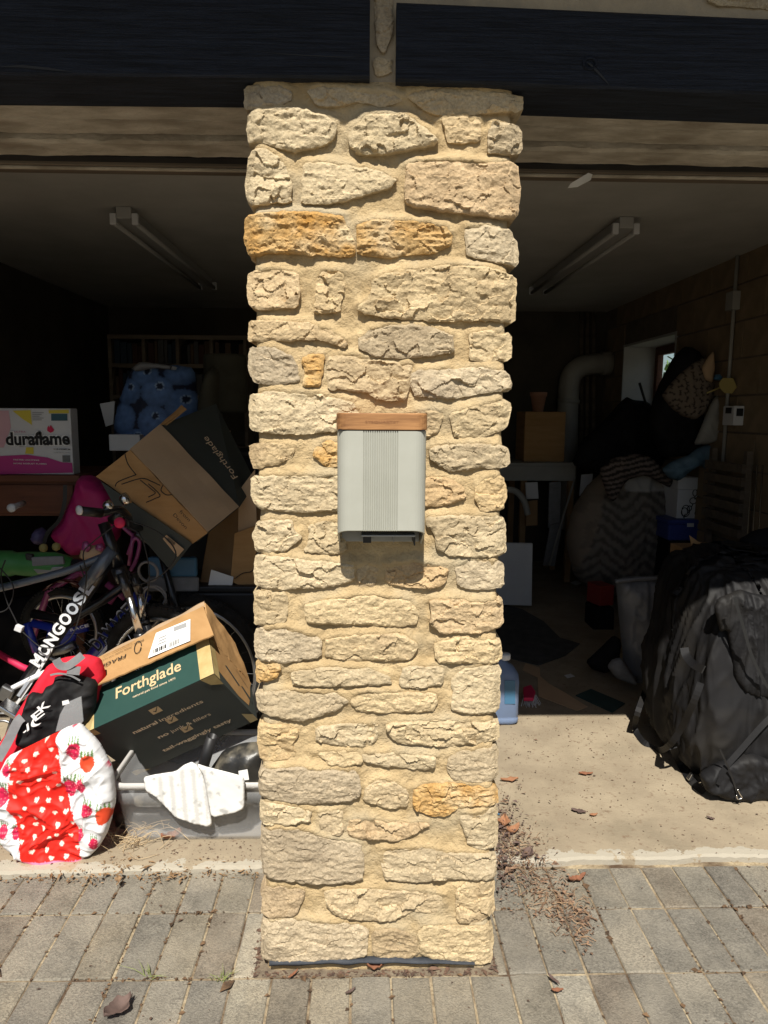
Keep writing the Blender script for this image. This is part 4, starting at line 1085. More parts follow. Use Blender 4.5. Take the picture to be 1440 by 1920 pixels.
def bagcol(u, v, x, z):
    a, b_ = pix((x, BAGY-.02, z))
    if b_ > 1603+.02*(a-80): return (.75, .22, .36)
    l = interp(b_, [(1390, 62), (1410, 36), (1430, 27), (1500, 23), (1530, 38), (1570, 46), (1610, 52)]); r_ = interp(b_, [(1370, 109), (1400, 114), (1440, 122), (1480, 130), (1520, 145), (1560, 155), (1610, 157)])
    if l < a < r_:
        for hx, hy in HEART:
            dx, dy = (a-hx)/3.6, (b_-hy)/3.6
            if (dx*dx+dy*dy-1)**3+dx*dx*dy*dy*dy < 0: return (.85, .72, .60)
        return (.72, .018, .010)
    for sx_, sy_, w_, h_, k in BERRY:
        dx, dy = (a-sx_)/w_, (b_-sy_)/h_
        w2 = 1-.35*max(0, dy) if not k else 1
        if (dx/w2)**2+dy*dy < 1:
            sd2 = ((a*.9+b_*.25) % 3.4 < 1.0) and ((b_*.9) % 3.6 < 1.2)
            return (.62, .06, .02) if k else ((.75, .20, .22) if sd2 else (.50, .012, .06))
        if -1.65 < dy < -.72 and abs(dx) < .85 and abs(math.sin(dx*7)) > .45+(-dy-.8)*.6: return (.10, .20, .05)
    return (.70, .70, .71)
sb = pillow('fruit_print_bag', [(2, 1455), (14, 1418), (60, 1396), (108, 1372), (128, 1362), (150, 1356), (185, 1392), (212, 1440), (218, 1500), (205, 1555), (186, 1588), (158, 1609), (90, 1614), (40, 1600), (14, 1575), (-2, 1520)], BAGY, .038, M_print, None, .0034, .024, 7, Rr=.032, seed=11, pr=bagcol, ani=(1, 1.3))
tag(sb, 'crumpled white strawberry-print bag with a red heart-patterned panel', 'bag')

# red and black holdall behind it
hb = thing('holdall_bag', 'red and black holdall with white lettering and grey straps', 'bag', at(90, 1400, .66))
HP = (1.16, .52, .12)
red = pillow('red_body', [(-30, 1425), (6, 1385), (33, 1335), (57, 1296), (76, 1266), (90, 1247), (120, 1232), (165, 1226), (190, 1234), (200, 1265), (185, 1300), (190, 1400), (190, 1520), (60, 1560), (-40, 1540)], HP, .02, M_red, hb, .012, .008, 8, Rr=.03, seed=4)
blk = pillow('black_panel', [(28, 1396), (38, 1350), (52, 1305), (62, 1296), (80, 1300), (86, 1288), (100, 1282), (104, 1268), (140, 1262), (185, 1275), (180, 1330), (150, 1380), (80, 1410), (45, 1404)], (HP[0]-.045, HP[1], HP[2]), .02, M_blackcloth, hb, .007, .012, 14, Rr=.03, seed=9)
def onp(a, b_, P, off):
    d = fw + rt*((a-720)/FPX) + up*((960-b_)/FPX); t = (P[0]-off+P[1]*CX+P[2]*CH-CY)/(d.y-P[1]*d.x-P[2]*d.z); return CAMP+d*t
for ch, a, b_, s in (("'", (47, 1377), (53, 1372), 10), ('/', (51, 1371), (61, 1360), 17), ('(', (62, 1364), (74, 1352), 20), ('E', (66, 1352), (84, 1338), 24), ('K', (78, 1336), (95, 1322), 24)):
    text('lettering', ch, onp(*a, HP, .085), onp(*b_, HP, .085), onp(a[0]-10, a[1]-13, HP, .085)-onp(*a, HP, .085), M_white, blk, bold=.02, height=s/1340*2.2*.62, off=.004)
decal('white_patch', [onp(a, b_, HP, .085) for a, b_ in [(117, 1322), (130, 1318), (128, 1311), (116, 1314)]], [(0, 0), (1, 0), (1, 1), (0, 1)], M_white, blk, .006)
ribbon('strap', [onp(a, b_, HP, .088) for a, b_ in [(-5, 1425), (15, 1390), (32, 1355), (42, 1345)]], .030, M_greyc, hb)
ribbon('strap', [onp(a, b_, HP, .088) for a, b_ in [(105, 1236), (112, 1247), (125, 1249), (140, 1240), (155, 1228)]], .026, M_greyc, hb)
ribbon('strap', [onp(a, b_, HP, .088) for a, b_ in [(126, 1256), (150, 1258)]], .028, M_greyc, hb)
ribbon('white_piping', [onp(a, b_, HP, .088) for a, b_ in [(94, 1266), (110, 1263), (130, 1266), (150, 1276)]], .006, M_greyc, hb)
cs = slab('clear_lid', P_([(104, 1372), (112, 1340), (124, 1318), (152, 1306), (156, 1352), (150, 1360)], .575), .004, M_tote); tag(cs, 'bent piece of clear plastic between the holdall and the green carton', 'plastic sheet')

# ================================================================ bicycles
def letters_along(par, body, a, b_, Y, upx, mlist, size, off, bold=.03):
    n = len(body); P0, P1 = at(*a, Y), at(*b_, Y); d = (P1-P0)/n
    for i, ch in enumerate(body):
        text('lettering', ch, P0+d*(i+.06), P0+d*(i+.94), upx, mlist[min(i, len(mlist)-1)], par, bold=bold, height=size, off=off)
bk = thing('mountain_bike', 'slate and black mountain bike with white lettering on its down tube', 'bicycle', at(150, 1400, 1.05))
YB_ = 1.03
dt = tube('down_tube', [at(210, 1040, YB_), at(165, 1105, YB_), at(100, 1200, YB_), at(20, 1322, YB_)], [.030, .037, .034, .030], M_bikek, bk, 16, flat=.8)
tube('down_tube_accent', [at(212, 1030, YB_-.012), at(160, 1100, YB_-.013)], [.026, .030], M_bikeg, bk, 12)
upd = at(80, 1180, .98)-at(100, 1200, .98)
letters_along(dt, 'MONGOOSE', (72, 1253), (178, 1098), YB_-.036, upd, [M_whitepaint]*5+[M_greypaint]*3, .042, .002, .04)
ribbon('stripe', P_([(20, 1335), (55, 1285), (92, 1225), (98, 1210)], YB_-.030), .010, M_whitepaint, dt, .002)
ribbon('stripe', P_([(34, 1305), (58, 1270)], YB_-.038), .012, M_greypaint, dt, .002)
tube('top_tube', crom([at(204, 1040, YB_), at(165, 1055, YB_), at(120, 1072, YB_), at(20, 1098, YB_), at(-60, 1115, YB_)], 5), .015, M_bikeg, bk, 12)
tube('seat_tube', [at(-70, 1090, YB_), at(-5, 1400, YB_)], .017, M_bikek, bk, 12)
tube('head_tube', [at(194, 980, YB_), at(225, 1070, YB_)], .022, M_bikek, bk, 14)
fk = tube('fork_crown', [at(222, 1064, YB_-.03), at(232, 1088, YB_-.02)], .030, M_bikek, bk, 12)
axl = at(292, 1292, 1.06)
for dy, pa_, pb_ in ((-.065, (226, 1075), (242, 1118)), (.065, (248, 1075), (262, 1112))):
    a, b_ = at(*pa_, YB_+dy), at(*pb_, YB_+dy); c = at(263, 1190, YB_+dy) if dy < 0 else at(270, 1165, YB_+dy)
    leg = tube('fork_leg', [a, b_], .017, M_bikek, bk, 12)
    tube('stanchion', [b_, c], .0145, M_steel, leg, 14)
    tube('lower_leg', [c, axl+V(0, dy, 0)], [.022, .018], M_bikek, leg, 12)
    tube('seal', [c-(c-b_)*.05, c+(c-b_)*.08], .024, M_bikek, leg, 12)
def wheel(par, c, ax, Rr, tr=.027, sq=1.0):
    wv_ = tube('tyre', ring(c, ax, Rr-tr, 48, sq), tr, M_tyre, par, 10, True)
    axv = Vector(ax).normalized(); kn = []
    for i in range(72):
        a = 2*math.pi*i/72
        e1 = axv.cross(Vector((0, 0, 1))).normalized(); e2 = axv.cross(e1)
        for s in (-1, 0, 1):
            a2 = a+(.04 if s == 0 else 0); rd = e1*math.cos(a2)+e2*math.sin(a2)
            p = Vector(c)+rd*(Rr-tr)+(rd*math.cos(s*.8)+axv*math.sin(s*.8))*tr*.98
            M3 = Matrix((axv, e1*-math.sin(a2)+e2*math.cos(a2), rd)).transposed()
            kn.append((boxv(p, (.010, .012, .008), M3), BF))
    v_, f_ = join(kn); mk('tread', v_, f_, M_tyre, wv_)
    tube('rim', ring(c, ax, Rr-2*tr-.006, 48, sq), .011, M_rim, par, 8, True)
    hub = tube('hub', [Vector(c)-Vector(ax).normalized()*.05, Vector(c)+Vector(ax).normalized()*.05], .02, M_dsteel, par, 12)
    sp_ = []; rg = ring(c, ax, Rr-2*tr-.008, 32, sq)
    for i in range(32): sp_.append(tubeg([Vector(c)+Vector(ax).normalized()*.03*(1 if i % 2 else -1), rg[i]], .0011, 4))
    v_, f_ = join(sp_); mk('spokes', v_, f_, M_steel, par)
    return wv_
wheel(bk, axl+V(.03, .05, 0), (.42, 1, 0), .335)
hbp = tube('handlebar', crom([at(150, 958, .86), at(190, 962, .92), at(222, 955, .98), at(240, 968, 1.05), at(250, 990, 1.15), at(300, 985, 1.35), at(335, 1000, 1.45)], 5), .0145, M_bikek, bk, 10)
tube('grip', [at(152, 958, .862), at(190, 962, .92)], .0175, M_black, bk, 14)
lathe('grip_cap', [(.004, 0), (.0165, .001), (.0175, .006), (.0165, .010)], at(146, 957, .85), M_white_card, bk, 18, V(0, 0, 1).rotation_difference(V(.7, .9, 0).normalized()).to_matrix())
for c, s in ((at(201, 946, .95), .020), (at(233, 934, 1.0), .024)):
    lathe('bell', [(.001, 0), (s*.7, .002), (s*.95, .010), (s, .02), (s*.95, .03), (s*.4, .034)], c-V(.012, 0, .012), M_steel, bk, 16, Matrix.Rotation(1.1, 3, 'Y'))
tube('stem', [at(210, 975, YB_), at(228, 962, 1.0)], .019, M_bikek, bk, 10)
lathe('reflector', [(.002, 0), (.02, .001), (.02, .008), (.002, .01)], at(225, 980, .93), M_redprint, bk, 16, Matrix.Rotation(1.5, 3, 'X'))
for j, pts in enumerate(([(36, 1178), (48, 1190), (75, 1212), (100, 1214), (125, 1203), (142, 1178), (155, 1130), (162, 1080), (156, 1040), (170, 1020), (215, 985)], [(36, 1178), (28, 1160), (12, 1125), (2, 1080), (10, 1050)], [(150, 1060), (160, 1090), (165, 1120)], [(225, 985), (260, 1000), (275, 1040), (280, 1090), (268, 1150)], [(240, 975), (300, 1000), (330, 1040), (300, 1080), (250, 1100)], [(0, 1065), (25, 1100), (15, 1140), (-10, 1150)])):
    tube('brake_cable', crom(P_(pts, .955 if j == 0 else 1.0), 6), .0026, M_black, bk, 6)
box('cable_clamp', at(36, 1178, .955), (.028, .02, .024), M_white_card, bk, Matrix.Rotation(.4, 3, 'Y'))
# drivetrain corner at the left edge of the photograph
tube('chainstay', [at(104, 1252, 1.0), at(60, 1272, 1.0), at(-40, 1322, 1.0)], .011, M_whitepaint, bk, 10)
tube('chainstay', [at(90, 1285, 1.01), at(40, 1310, 1.01), at(-40, 1345, 1.01)], .009, M_steel, bk, 10)
crk = tube('crank', [at(8, 1395, .94), at(30, 1325, .95)], .012, M_dsteel, bk, 10, flat=.6)
tube('chainring', ring(at(6, 1372, .97), (0, 1, 0), .075, 40), .005, M_dsteel, bk, 6, True)
tube('chainring', ring(at(6, 1372, .955), (0, 1, 0), .045, 32), .005, M_dsteel, bk, 6, True)
box('pedal', at(22, 1330, .90), (.09, .07, .018), M_steel, bk, Matrix.Rotation(.6, 3, 'Y'), .004)
box('derailleur', at(12, 1300, .99), (.05, .03, .06), M_dsteel, bk, Matrix.Rotation(.5, 3, 'Y'), .006)

b3 = thing('mountain_bike', 'blue and black mountain bike with dark lettering behind the slate bike', 'bicycle', at(200, 1300, 1.3))
Y2 = 1.24
d2 = tube('down_tube', [at(270, 1112, Y2), at(225, 1175, Y2), at(165, 1250, Y2)], [.036, .042, .040], M_bikeb, b3, 16)
u2 = at(200, 1160, Y2)-at(220, 1180, Y2)
letters_along(d2, 'DAMAGE', (184, 1222), (256, 1146), Y2-.046, u2, [M_ink], .050, .002, .02)
letters_along(d2, 'DAMAGE', (185, 1222), (257, 1146), Y2-.045, u2, [M_greypaint], .056, .001, .05)
ribbon('highlight_stripe', P_([(178, 1240), (205, 1208)], Y2-.045), .012, M_whitepaint, d2, .002)
tube('top_tube', [at(60, 1168, Y2), at(130, 1185, Y2), at(165, 1176, Y2)], .017, M_bikeb, b3, 12)
tube('seat_tube', [at(50, 1168, Y2), at(68, 1222, Y2)], .016, M_bikeb, b3, 12)
box('linkage', at(115, 1195, Y2), (.12, .02, .06), M_bikeb, b3, Matrix.Rotation(.25, 3, 'Y'), .008)
letters_along(b3, 'RACE', (132, 1184), (168, 1174), Y2-.025, V(0, 0, 1), [M_whitepaint], .012, .002)
tube('swing_arm', [at(262, 1075, Y2+.03), at(195, 1125, Y2+.03), at(130, 1165, Y2+.03), at(60, 1150, Y2+.03)], .020, M_bikek, b3, 10)
tube('shock_spring', [at(100, 1222, Y2-.02), at(120, 1218, Y2-.02), at(140, 1208, Y2-.02)], .018, M_dsteel, b3, 10)
wheel(b3, at(372, 1252, 1.34), (.30, 1, .05), .335)
tube('red_tube', [at(-20, 1215, Y2+.02), at(40, 1250, Y2), at(70, 1262, Y2)], .014, M_redprint, b3, 10)
tube('fork_leg', [at(300, 1030, 1.30), at(330, 1140, 1.30), at(372, 1252, 1.30)], [.014, .018, .016], M_bikek, b3, 10)
tube('handlebar', [at(255, 1000, 1.2), at(300, 1030, 1.3), at(340, 1020, 1.45)], .012, M_bikek, b3, 8)
tube('cable_coil', ring(at(285, 1125, 1.2), (.1, 1, .2), .06, 30), .005, M_greyc, b3, 6, True)
tube('cable_coil', ring(at(290, 1118, 1.19), (.0, 1, .1), .045, 30), .005, M_greyc, b3, 6, True)
tube('cable_coil', ring(at(278, 1072, 1.2), (.2, 1, .1), .042, 30), .006, M_greyc, b3, 6, True)

b4 = thing('kids_bike', 'small pink and purple child bike tangled behind the slate bike', 'bicycle', at(180, 1250, 1.5))
Y3 = 1.46
for pts in ([(140, 1068), (175, 1085)], [(200, 1094), (235, 1122)], [(205, 1130), (225, 1100), (240, 1098)], [(155, 1070), (90, 1110), (60, 1200)]): tube('frame_tube', P_(pts, Y3), .015, M_bikep, b4, 10)
for pts in ([(205, 955), (228, 985), (250, 1005)], [(240, 1040), (252, 1010), (262, 1018), (255, 1050), (245, 1070)], [(250, 1000), (242, 1060)]): tube('handlebar', crom(P_(pts, 1.35), 5), .009, M_bikep, b4, 8)
vs = []; fs = []; cols = []
for i in range(31):
    for j in range(5):
        a = math.radians(40+100*i/30); c = at(125, 1135, 1.40)
        vs.append(c+V(-.115*math.cos(a), (j-2)*.012, .11*math.sin(a))); cols.append((.45, .30, .26) if (i//4+j//2) % 2 else (.10, .015, .02))
for i in range(30):
    for j in range(4): fs.append((i*5+j, i*5+j+1, (i+1)*5+j+1, (i+1)*5+j))
o = mk('mudguard', vs, fs, M_printp, b4, True, cols); o.modifiers.new('t', 'SOLIDIFY').thickness = .003
wheel(b4, at(120, 1180, 1.46), (.1, 1, 0), .20, .02)

# ================================================================ dark left bay
cab = thing('wooden_sideboard', 'red-brown wooden sideboard with a drawer under the firelog carton', 'sideboard', (-1.6, 1.85, FZ))
c0 = at(146, 891, 1.55); zt = c0.z
boxmm('top', (-2.3, 1.54, zt-.03), (c0.x+.01, 2.12, zt), M_woodr, cab, .004)
boxmm('carcass', (-2.28, 1.575, zt-.19), (c0.x-.01, 2.1, zt-.031), M_woodr, cab, .003)
for lx in (-2.26, c0.x-.07):
    for ly in (1.58, 2.04): boxmm('leg', (lx, ly, FZ), (lx+.05, ly+.05, zt-.191), M_woodr, cab, .003)
boxmm('drawer', (-2.1, 1.56, zt-.175), (c0.x-.03, 1.5745, zt-.045), M_woodr, cab, .004)
dx = thing('firelog_carton', 'white, pink and yellow firelog carton with bold black lettering', 'carton', at(70, 889, 1.6))
a0 = at(138, 889, 1.57); a1 = at(134, 766, 1.57)
x0 = at(-70, 889, 1.57).x
bx = boxmm('carton_body', (x0, 1.57, zt+.001), (a0.x, 1.65, a1.z), M_white_card, dx, .004)
qd = [at(-70, 892, 1.568), at(139, 888, 1.568), at(135, 767, 1.568), at(-70, 767, 1.568)]
def du(x, y): return ((x+70)/209, (890-y)/124)
decal('blush_patch', qd, [du(-69, 840), du(8, 838), du(22, 800), du(18, 769), du(-69, 768)], mat('blush_ink', (.60,.36,.40), None, rough=.6), dx, .0012)
decal('pink_band', qd, [du(-69, 889), du(137, 888), du(136, 869), du(115, 867), du(90, 858), du(50, 852), du(0, 854), du(-69, 860)], M_pinkprint, dx, .0015)
decal('yellow_patch', qd, [du(25, 769), du(60, 768), du(62, 796), du(45, 785)], M_yelprint, dx, .0015)
decal('yellow_patch', qd, [du(50, 838), du(64, 838), du(64, 851), du(48, 850)], M_yelprint, dx, .0015)
decal('yellow_patch', qd, [du(94, 768), du(133, 767), du(133, 774), du(95, 774)], M_yelprint, dx, .0015)
decal('info_panel', qd, [du(99, 775), du(130, 775), du(130, 788), du(99, 788)], M_tealprint, dx, .002)
decal('barcode', qd, [du(118, 854), du(133, 854), du(133, 868), du(118, 868)], M_greyink, dx, .002)
for k in range(7): decal('barcode', qd, [du(119+k*2, 855), du(120+k*2, 855), du(120+k*2, 867), du(119+k*2, 867)], M_ink, dx, .0026)
for k in range(5): decal('small_print', qd, [du(63, 772+k*3.4), du(63+22-(k % 3)*4, 772+k*3.4), du(63+22-(k % 3)*4, 773.4+k*3.4), du(63, 773.4+k*3.4)], M_greyink, dx, .002)
text('lettering', 'duraflame', at(12, 834, 1.566), at(132, 833, 1.566), V(0, 0, 1), M_white, dx, bold=.085, height=.055, off=.0025)
text('lettering', 'duraflame', at(12, 834, 1.566), at(132, 833, 1.566), V(0, 0, 1), M_ink, dx, bold=.035, height=.055, off=.0036)
text('lettering', 'FASTER LIGHTING', at(26, 863, 1.566), at(74, 864, 1.566), V(0, 0, 1), M_white, dx, bold=.01, height=.006, off=.003)
text('lettering', 'MORE ROBUST FLAMES', at(26, 870, 1.566), at(88, 871, 1.566), V(0, 0, 1), M_white, dx, bold=.01, height=.006, off=.003)
text('lettering', 'ULTRA', at(27, 811, 1.566), at(49, 811, 1.566), V(0, 0, 1), M_pinkprint, dx, height=.007, off=.003)
text('lettering', '6 LB PREMIUM', at(101, 843, 1.566), at(132, 844, 1.566), V(0, 0, 1), M_ink, dx, bold=.01, height=.006, off=.003)
text('lettering', 'SHORTER TO BURN', at(101, 849, 1.566), at(132, 850, 1.566), V(0, 0, 1), M_greyink, dx, height=.005, off=.003)
decal('flame', qd, [du(97, 811), du(91, 807), du(91, 801), du(94, 797), du(95, 801), du(98, 796), du(101, 801), du(104, 805), du(102, 809)], M_redprint, dx, .003)

def crate(name, a, c, m, label, cat='crate'):
    t = thing(name, label, cat, ((a[0]+c[0])/2, (a[1]+c[1])/2, a[2]))
    boxmm('body', a, (c[0], c[1], c[2]-.03), m, t, .012); boxmm('lid', (a[0]-.012, a[1]-.012, c[2]-.029), (c[0]+.012, c[1]+.012, c[2]), m, t, .008)
    return t
crate('storage_crate', (-1.02, 1.75, FZ), (-.40, 2.25, .62), M_black, 'black lidded storage crate at the bottom of the stack behind the bikes')
zc = at(290, 842, 1.95).z
crate('storage_crate', (-1.0, 1.78, .621), (-.42, 2.22, zc-.002), M_black, 'black lidded storage crate carrying the blueberry-print bag')
crate('storage_crate', (-.86, 1.36, FZ), (-.40, 1.70, .70), M_black, 'black lidded storage crate under the upturned carton')
# blueberry-print shopping bag
BB = [(280, 705, 26, 20), (345, 700, 30, 24), (250, 735, 25, 24), (305, 735, 30, 28), (350, 760, 32, 30), (240, 785, 26, 28), (298, 790, 28, 30), (345, 800, 28, 26), (265, 825, 30, 22), (230, 712, 16, 14)]
def berrycol(u, v, x, z):
    a, b_ = pix((x, 1.95, z)); c = (.010, .014, .035); best = 9
    for bx_, by_, rx, ry in BB:
        dx, dy = (a-bx_)/rx, (b_-by_)/ry; r2 = dx*dx+dy*dy
        if r2 < 1 and r2 < best:
            best = r2; k = (1-r2)**.5; hl = .62+.5*fbm(V(a*.09, b_*.09, 1), 1.0, 4)
            s = .35+.65*k*(1-.35*dy)*hl
            c = (.12*s, .22*s, .46*s)
            cr_ = ((a-bx_-rx*.15)**2+(b_-by_+ry*.35)**2)**.5
            if cr_ < rx*.28 and (bx_ % 3 != 0): c = (.012, .018, .04) if cr_ < rx*.2 else (.26, .36, .52)
    return c
bb = pillow('shopping_bag', [(214, 800), (222, 755), (245, 695), (262, 680), (320, 683), (365, 690), (372, 760), (368, 840), (300, 845), (216, 838)], 1.95, .10, M_printp, None, .008, .006, 8, seed=21, pr=berrycol)
tag(bb, 'blueberry-print shopping bag standing on the black crate', 'bag')
cp = pillow('grey_hood', [(246, 690), (262, 678), (300, 682), (332, 688), (330, 694), (290, 690), (255, 697)], 1.85, .02, M_greyc, None, .012, .004, 9); tag(cp, 'grey strip of cloth along the top of the blueberry-print bag', 'cloth')
wb = boxmm('white_carton', at(205, 845, 1.8), at(262, 815, 1.8)+V(0, .10, 0), M_white_card, b=.003); tag(wb, 'flat white carton beside the blueberry-print bag', 'carton')
wp = slab('white_foam_sheet', P_([(187, 757), (215, 752), (212, 795), (198, 800)], 2.0), .01, M_white_card); tag(wp, 'white foam sheet propped behind the blueberry-print bag', 'sheet')
oc = pillow('olive_coat', [(365, 830), (372, 740), (385, 700), (400, 685), (412, 700), (410, 760), (425, 850), (400, 930), (360, 900)], 1.75, .08, M_olive, None, .02, .012, 8, seed=31); tag(oc, 'dark olive coat hanging beside the blueberry-print bag', 'coat')
cy = lathe('grey_drum', [(.002, 0), (.105, .004), (.11, .02), (.11, .28), (.105, .30), (.002, .304)], at(424, 775, 2.1), M_olive, None, 28); tag(cy, 'dark olive round drum behind the olive coat', 'drum')
nb_ = slab('label_card', P_([(400, 812), (432, 807), (431, 825), (398, 823)], 1.62), .004, M_cardl); tag(nb_, 'small tan card tucked by the olive coat', 'card')

# upturned dog-food carton lying on the pile
uc = thing('cardboard_carton', 'upturned tan dog food carton with a dog line drawing and open flaps', 'carton', at(330, 1020, 1.35))
M0, M1, M2, M3 = at(302, 797, 1.33), at(246, 843, 1.20), at(391, 998, 1.16), at(449, 951, 1.29)
N0, N1 = at(182, 893, 1.24), at(363, 1018, 1.20)
O0, O1 = at(405, 757, 1.62), at(480, 905, 1.55)
G0, G1 = at(243, 925, 1.28), at(330, 1060, 1.25)
bm_ = bmesh.new()
for p in (M0, M1, M2, M3, O0, O1, at(230, 905, 1.30), at(370, 1016, 1.27), at(300, 960, 1.62), at(400, 990, 1.6)): bm_.verts.new(p)
bmesh.ops.convex_hull(bm_, input=bm_.verts); 
v_ = [v.co.copy() for v in bm_.verts]; bm_.verts.index_update(); f_ = [tuple(v.index for v in f.verts) for f in bm_.faces]; bm_.free()
mk('body', v_, f_, M_greenb, uc)
qM = [M1, M2, M3, M0]; qN = [N0, N1, M2+V(0, -.002, 0), M1+V(0, -.002, 0)]
flap('inside_flap', [p+V(0, -.012, .004) for p in qM], M_cardl, uc, jag=.001, seed=9)
fn = flap('printed_flap', [p+V(0, -.010, 0) for p in qN], M_card, uc, jag=.003, seed=12)
flap('flap', [at(300, 797, 1.33), at(306, 802, 1.34), at(350, 768, 1.42), at(340, 760, 1.42)], M_card, uc, jag=.001, seed=2)
decal('green_band', [at(184, 897, 1.212), at(364, 1021, 1.172), at(320, 1070, 1.20), at(215, 950, 1.21)], [(0.02, 0.05), (.98, 0), (1, 1), (0, 1)], M_greenb, uc, 0)
def lineart(pts, Y=1.165): tube('dog_outline', crom(P_(pts, Y), 4), .0022, M_ink, fn, 5)
lineart([(234, 850), (240, 870), (255, 890)]); lineart([(255, 890), (222, 903), (216, 912)]); lineart([(228, 908), (265, 897), (285, 903), (300, 910)], 1.16)
lineart([(263, 900), (285, 918), (291, 925), (278, 932)], 1.155); lineart([(278, 907), (300, 928), (290, 935), (274, 942)], 1.15); lineart([(305, 910), (302, 920), (312, 928), (322, 927)], 1.15)
text('lettering', 'from', at(336, 960, 1.145), at(354, 978, 1.142), at(346, 950, 1.145)-at(336, 960, 1.145), M_ink, fn, height=.014, off=.002)
text('lettering', 'Devon', at(324, 966, 1.145), at(348, 992, 1.142), at(334, 956, 1.145)-at(324, 966, 1.145), M_ink, fn, height=.014, off=.002)
qO = [M0, M3, O1, O0]
textq('lettering', 'Forthglade', qO, .80, .42, .30, .42, M_tanink2, uc, 0, .034, .03, True)
st_ = slab('label_sticker', P_([(305, 1010), (312, 1003), (345, 1030), (333, 1044)], 1.17), .002, M_cardl, uc)
for k in range(6): decal('barcode', P_([(311, 1012), (316, 1007), (330, 1018), (325, 1024)], 1.167), [(k/6, 0), (k/6+.08, 0), (k/6+.08, 1), (k/6, 1)], M_ink, st_, .001)

# second carton by the pillar, blue case, pink bag, leaf blower
c2 = thing('cardboard_carton', 'worn brown carton with a torn shipping label beside the pillar', 'carton', at(430, 1140, 1.5))
e0, e1, e2, e3 = at(373, 1100, 1.42), at(520, 1165, 1.42), at(520, 930, 1.50), at(405, 915, 1.50)
slab('front_panel', [e0, e1, e2, e3], .28, M_cardd, c2, .004)
slab('open_flap', P_([(448, 920), (478, 880), (482, 1010), (446, 1020)], 1.40), .006, M_cardl, c2)
slab('open_flap', P_([(440, 1000), (480, 985), (480, 1110), (432, 1090)], 1.385), .006, M_card, c2)
lbl = slab('shipping_label', P_([(396, 1068), (438, 1082), (430, 1124), (388, 1110)], 1.375), .002, M_white, c2)
for k in range(7): decal('barcode', P_([(420, 1098), (428, 1100), (426, 1120), (418, 1118)], 1.372), [(0, k/7), (1, k/7), (1, k/7+.08), (0, k/7+.08)], M_ink, lbl, .001)
tube('dog_outline', crom(P_([(440, 1085), (455, 1075), (470, 1072), (478, 1064)], 1.375), 5), .002, M_ink, c2, 5)
bc = thing('blue_case', 'dull blue plastic case with a grey base under the upturned carton', 'case', at(330, 1110, 1.33))
z0_, z1_, z2_ = at(330, 1110, 1.33).z, at(330, 1082, 1.33).z, at(330, 1045, 1.33).z
boxmm('base', (at(275, 1100, 1.33).x, 1.33, z0_), (at(372, 1100, 1.33).x, 1.355, z1_), M_greyc, bc, .01)
boxmm('lid', (at(278, 1100, 1.33).x, 1.326, z1_+.001), (at(370, 1100, 1.33).x, 1.356, z2_), M_teal, bc, .01)
pk = thing('backpack', 'magenta backpack slumped below the firelog carton', 'backpack', at(165, 1040, 1.48))
pillow('body', [(100, 1000), (125, 960), (140, 925), (150, 892), (175, 890), (205, 915), (235, 965), (225, 1010), (190, 1030), (140, 1042), (115, 1020)], 1.48, .09, M_pink, pk, .012, .018, 7, Rr=.07, seed=14)
ribbon('strap', [p+V(0, -.1, 0) for p in P_([(140, 905), (138, 940), (128, 970), (108, 992), (98, 1020)], 1.48)], .016, M_black, pk, .004)
lbw = thing('leaf_blower', 'green leaf blower with a dark nozzle lying across the pile', 'leaf blower', at(70, 1082, 1.15))
ax0, ax1 = at(-20, 1055, 1.18), at(145, 1060, 1.18); Qm = V(0, 0, 1).rotation_difference((ax1-ax0).normalized()).to_matrix(); LL = (ax1-ax0).length
lathe('housing', [(.005, 0), (.05, .005), (.053, LL*.25), (.046, LL*.30), (.05, LL*.42), (.052, LL*.75), (.040, LL*.88), (.028, LL*.95)], ax0, M_lgreen, lbw, 22, Qm)
lathe('nozzle', [(.027, 0), (.024, .05), (.018, .10)], ax0+(ax1-ax0)*.95, M_black, lbw, 18, Qm)
slab('grip_pad', P_([(58, 1045), (118, 1043), (120, 1058), (60, 1062)], 1.125), .012, M_greyc, lbw, .004)
slab('vent', P_([(60, 1066), (120, 1062), (110, 1072), (70, 1076)], 1.13), .006, M_dsteel, lbw, .003)
slab('battery', P_([(46, 1038), (60, 1040), (60, 1052), (48, 1050)], 1.13), .02, M_black, lbw, .004)
for k, (a, b_) in enumerate(((82, 1027), (106, 1025))):
    g_ = lathe('yellow_ball', [(.002, 0), (.014, .006), (.018, .018), (.014, .03), (.002, .036)], at(a, b_+8, 1.3), M_yellow, None, 14); tag(g_, 'small yellow foam ball behind the green leaf blower', 'ball', 'yellow balls')
dg = thing('toy_dog_face', 'tan and pink plush toy with round eyes by the bike head tube', 'plush toy', at(170, 1045, 1.15))
pillow('face', [(148, 1045), (152, 1030), (165, 1022), (190, 1022), (197, 1040), (185, 1052), (160, 1052)], 1.16, .02, M_cardl, dg, .012, .002, 9)
pillow('ear', [(152, 1032), (155, 1016), (164, 1014), (172, 1026), (165, 1036)], 1.135, .01, M_bikep, dg, .008, .001, 9)
pillow('ear', [(178, 1030), (180, 1020), (192, 1019), (197, 1028), (190, 1036)], 1.135, .01, M_bikep, dg, .008, .001, 9)
for k, (a, b_, Y, nm, lab) in enumerate(((20, 953, 1.35, M_white_card, 'round white grip end on a dark handlebar under the sideboard'),)):
    o = lathe('grip_end', [(.003, 0), (.018, .002), (.018, .01), (.012, .05), (.012, .12)], at(a, b_, Y), nm, None, 16, Matrix.Rotation(-1.5, 3, 'X')); tag(o, lab, 'handlebar grip')
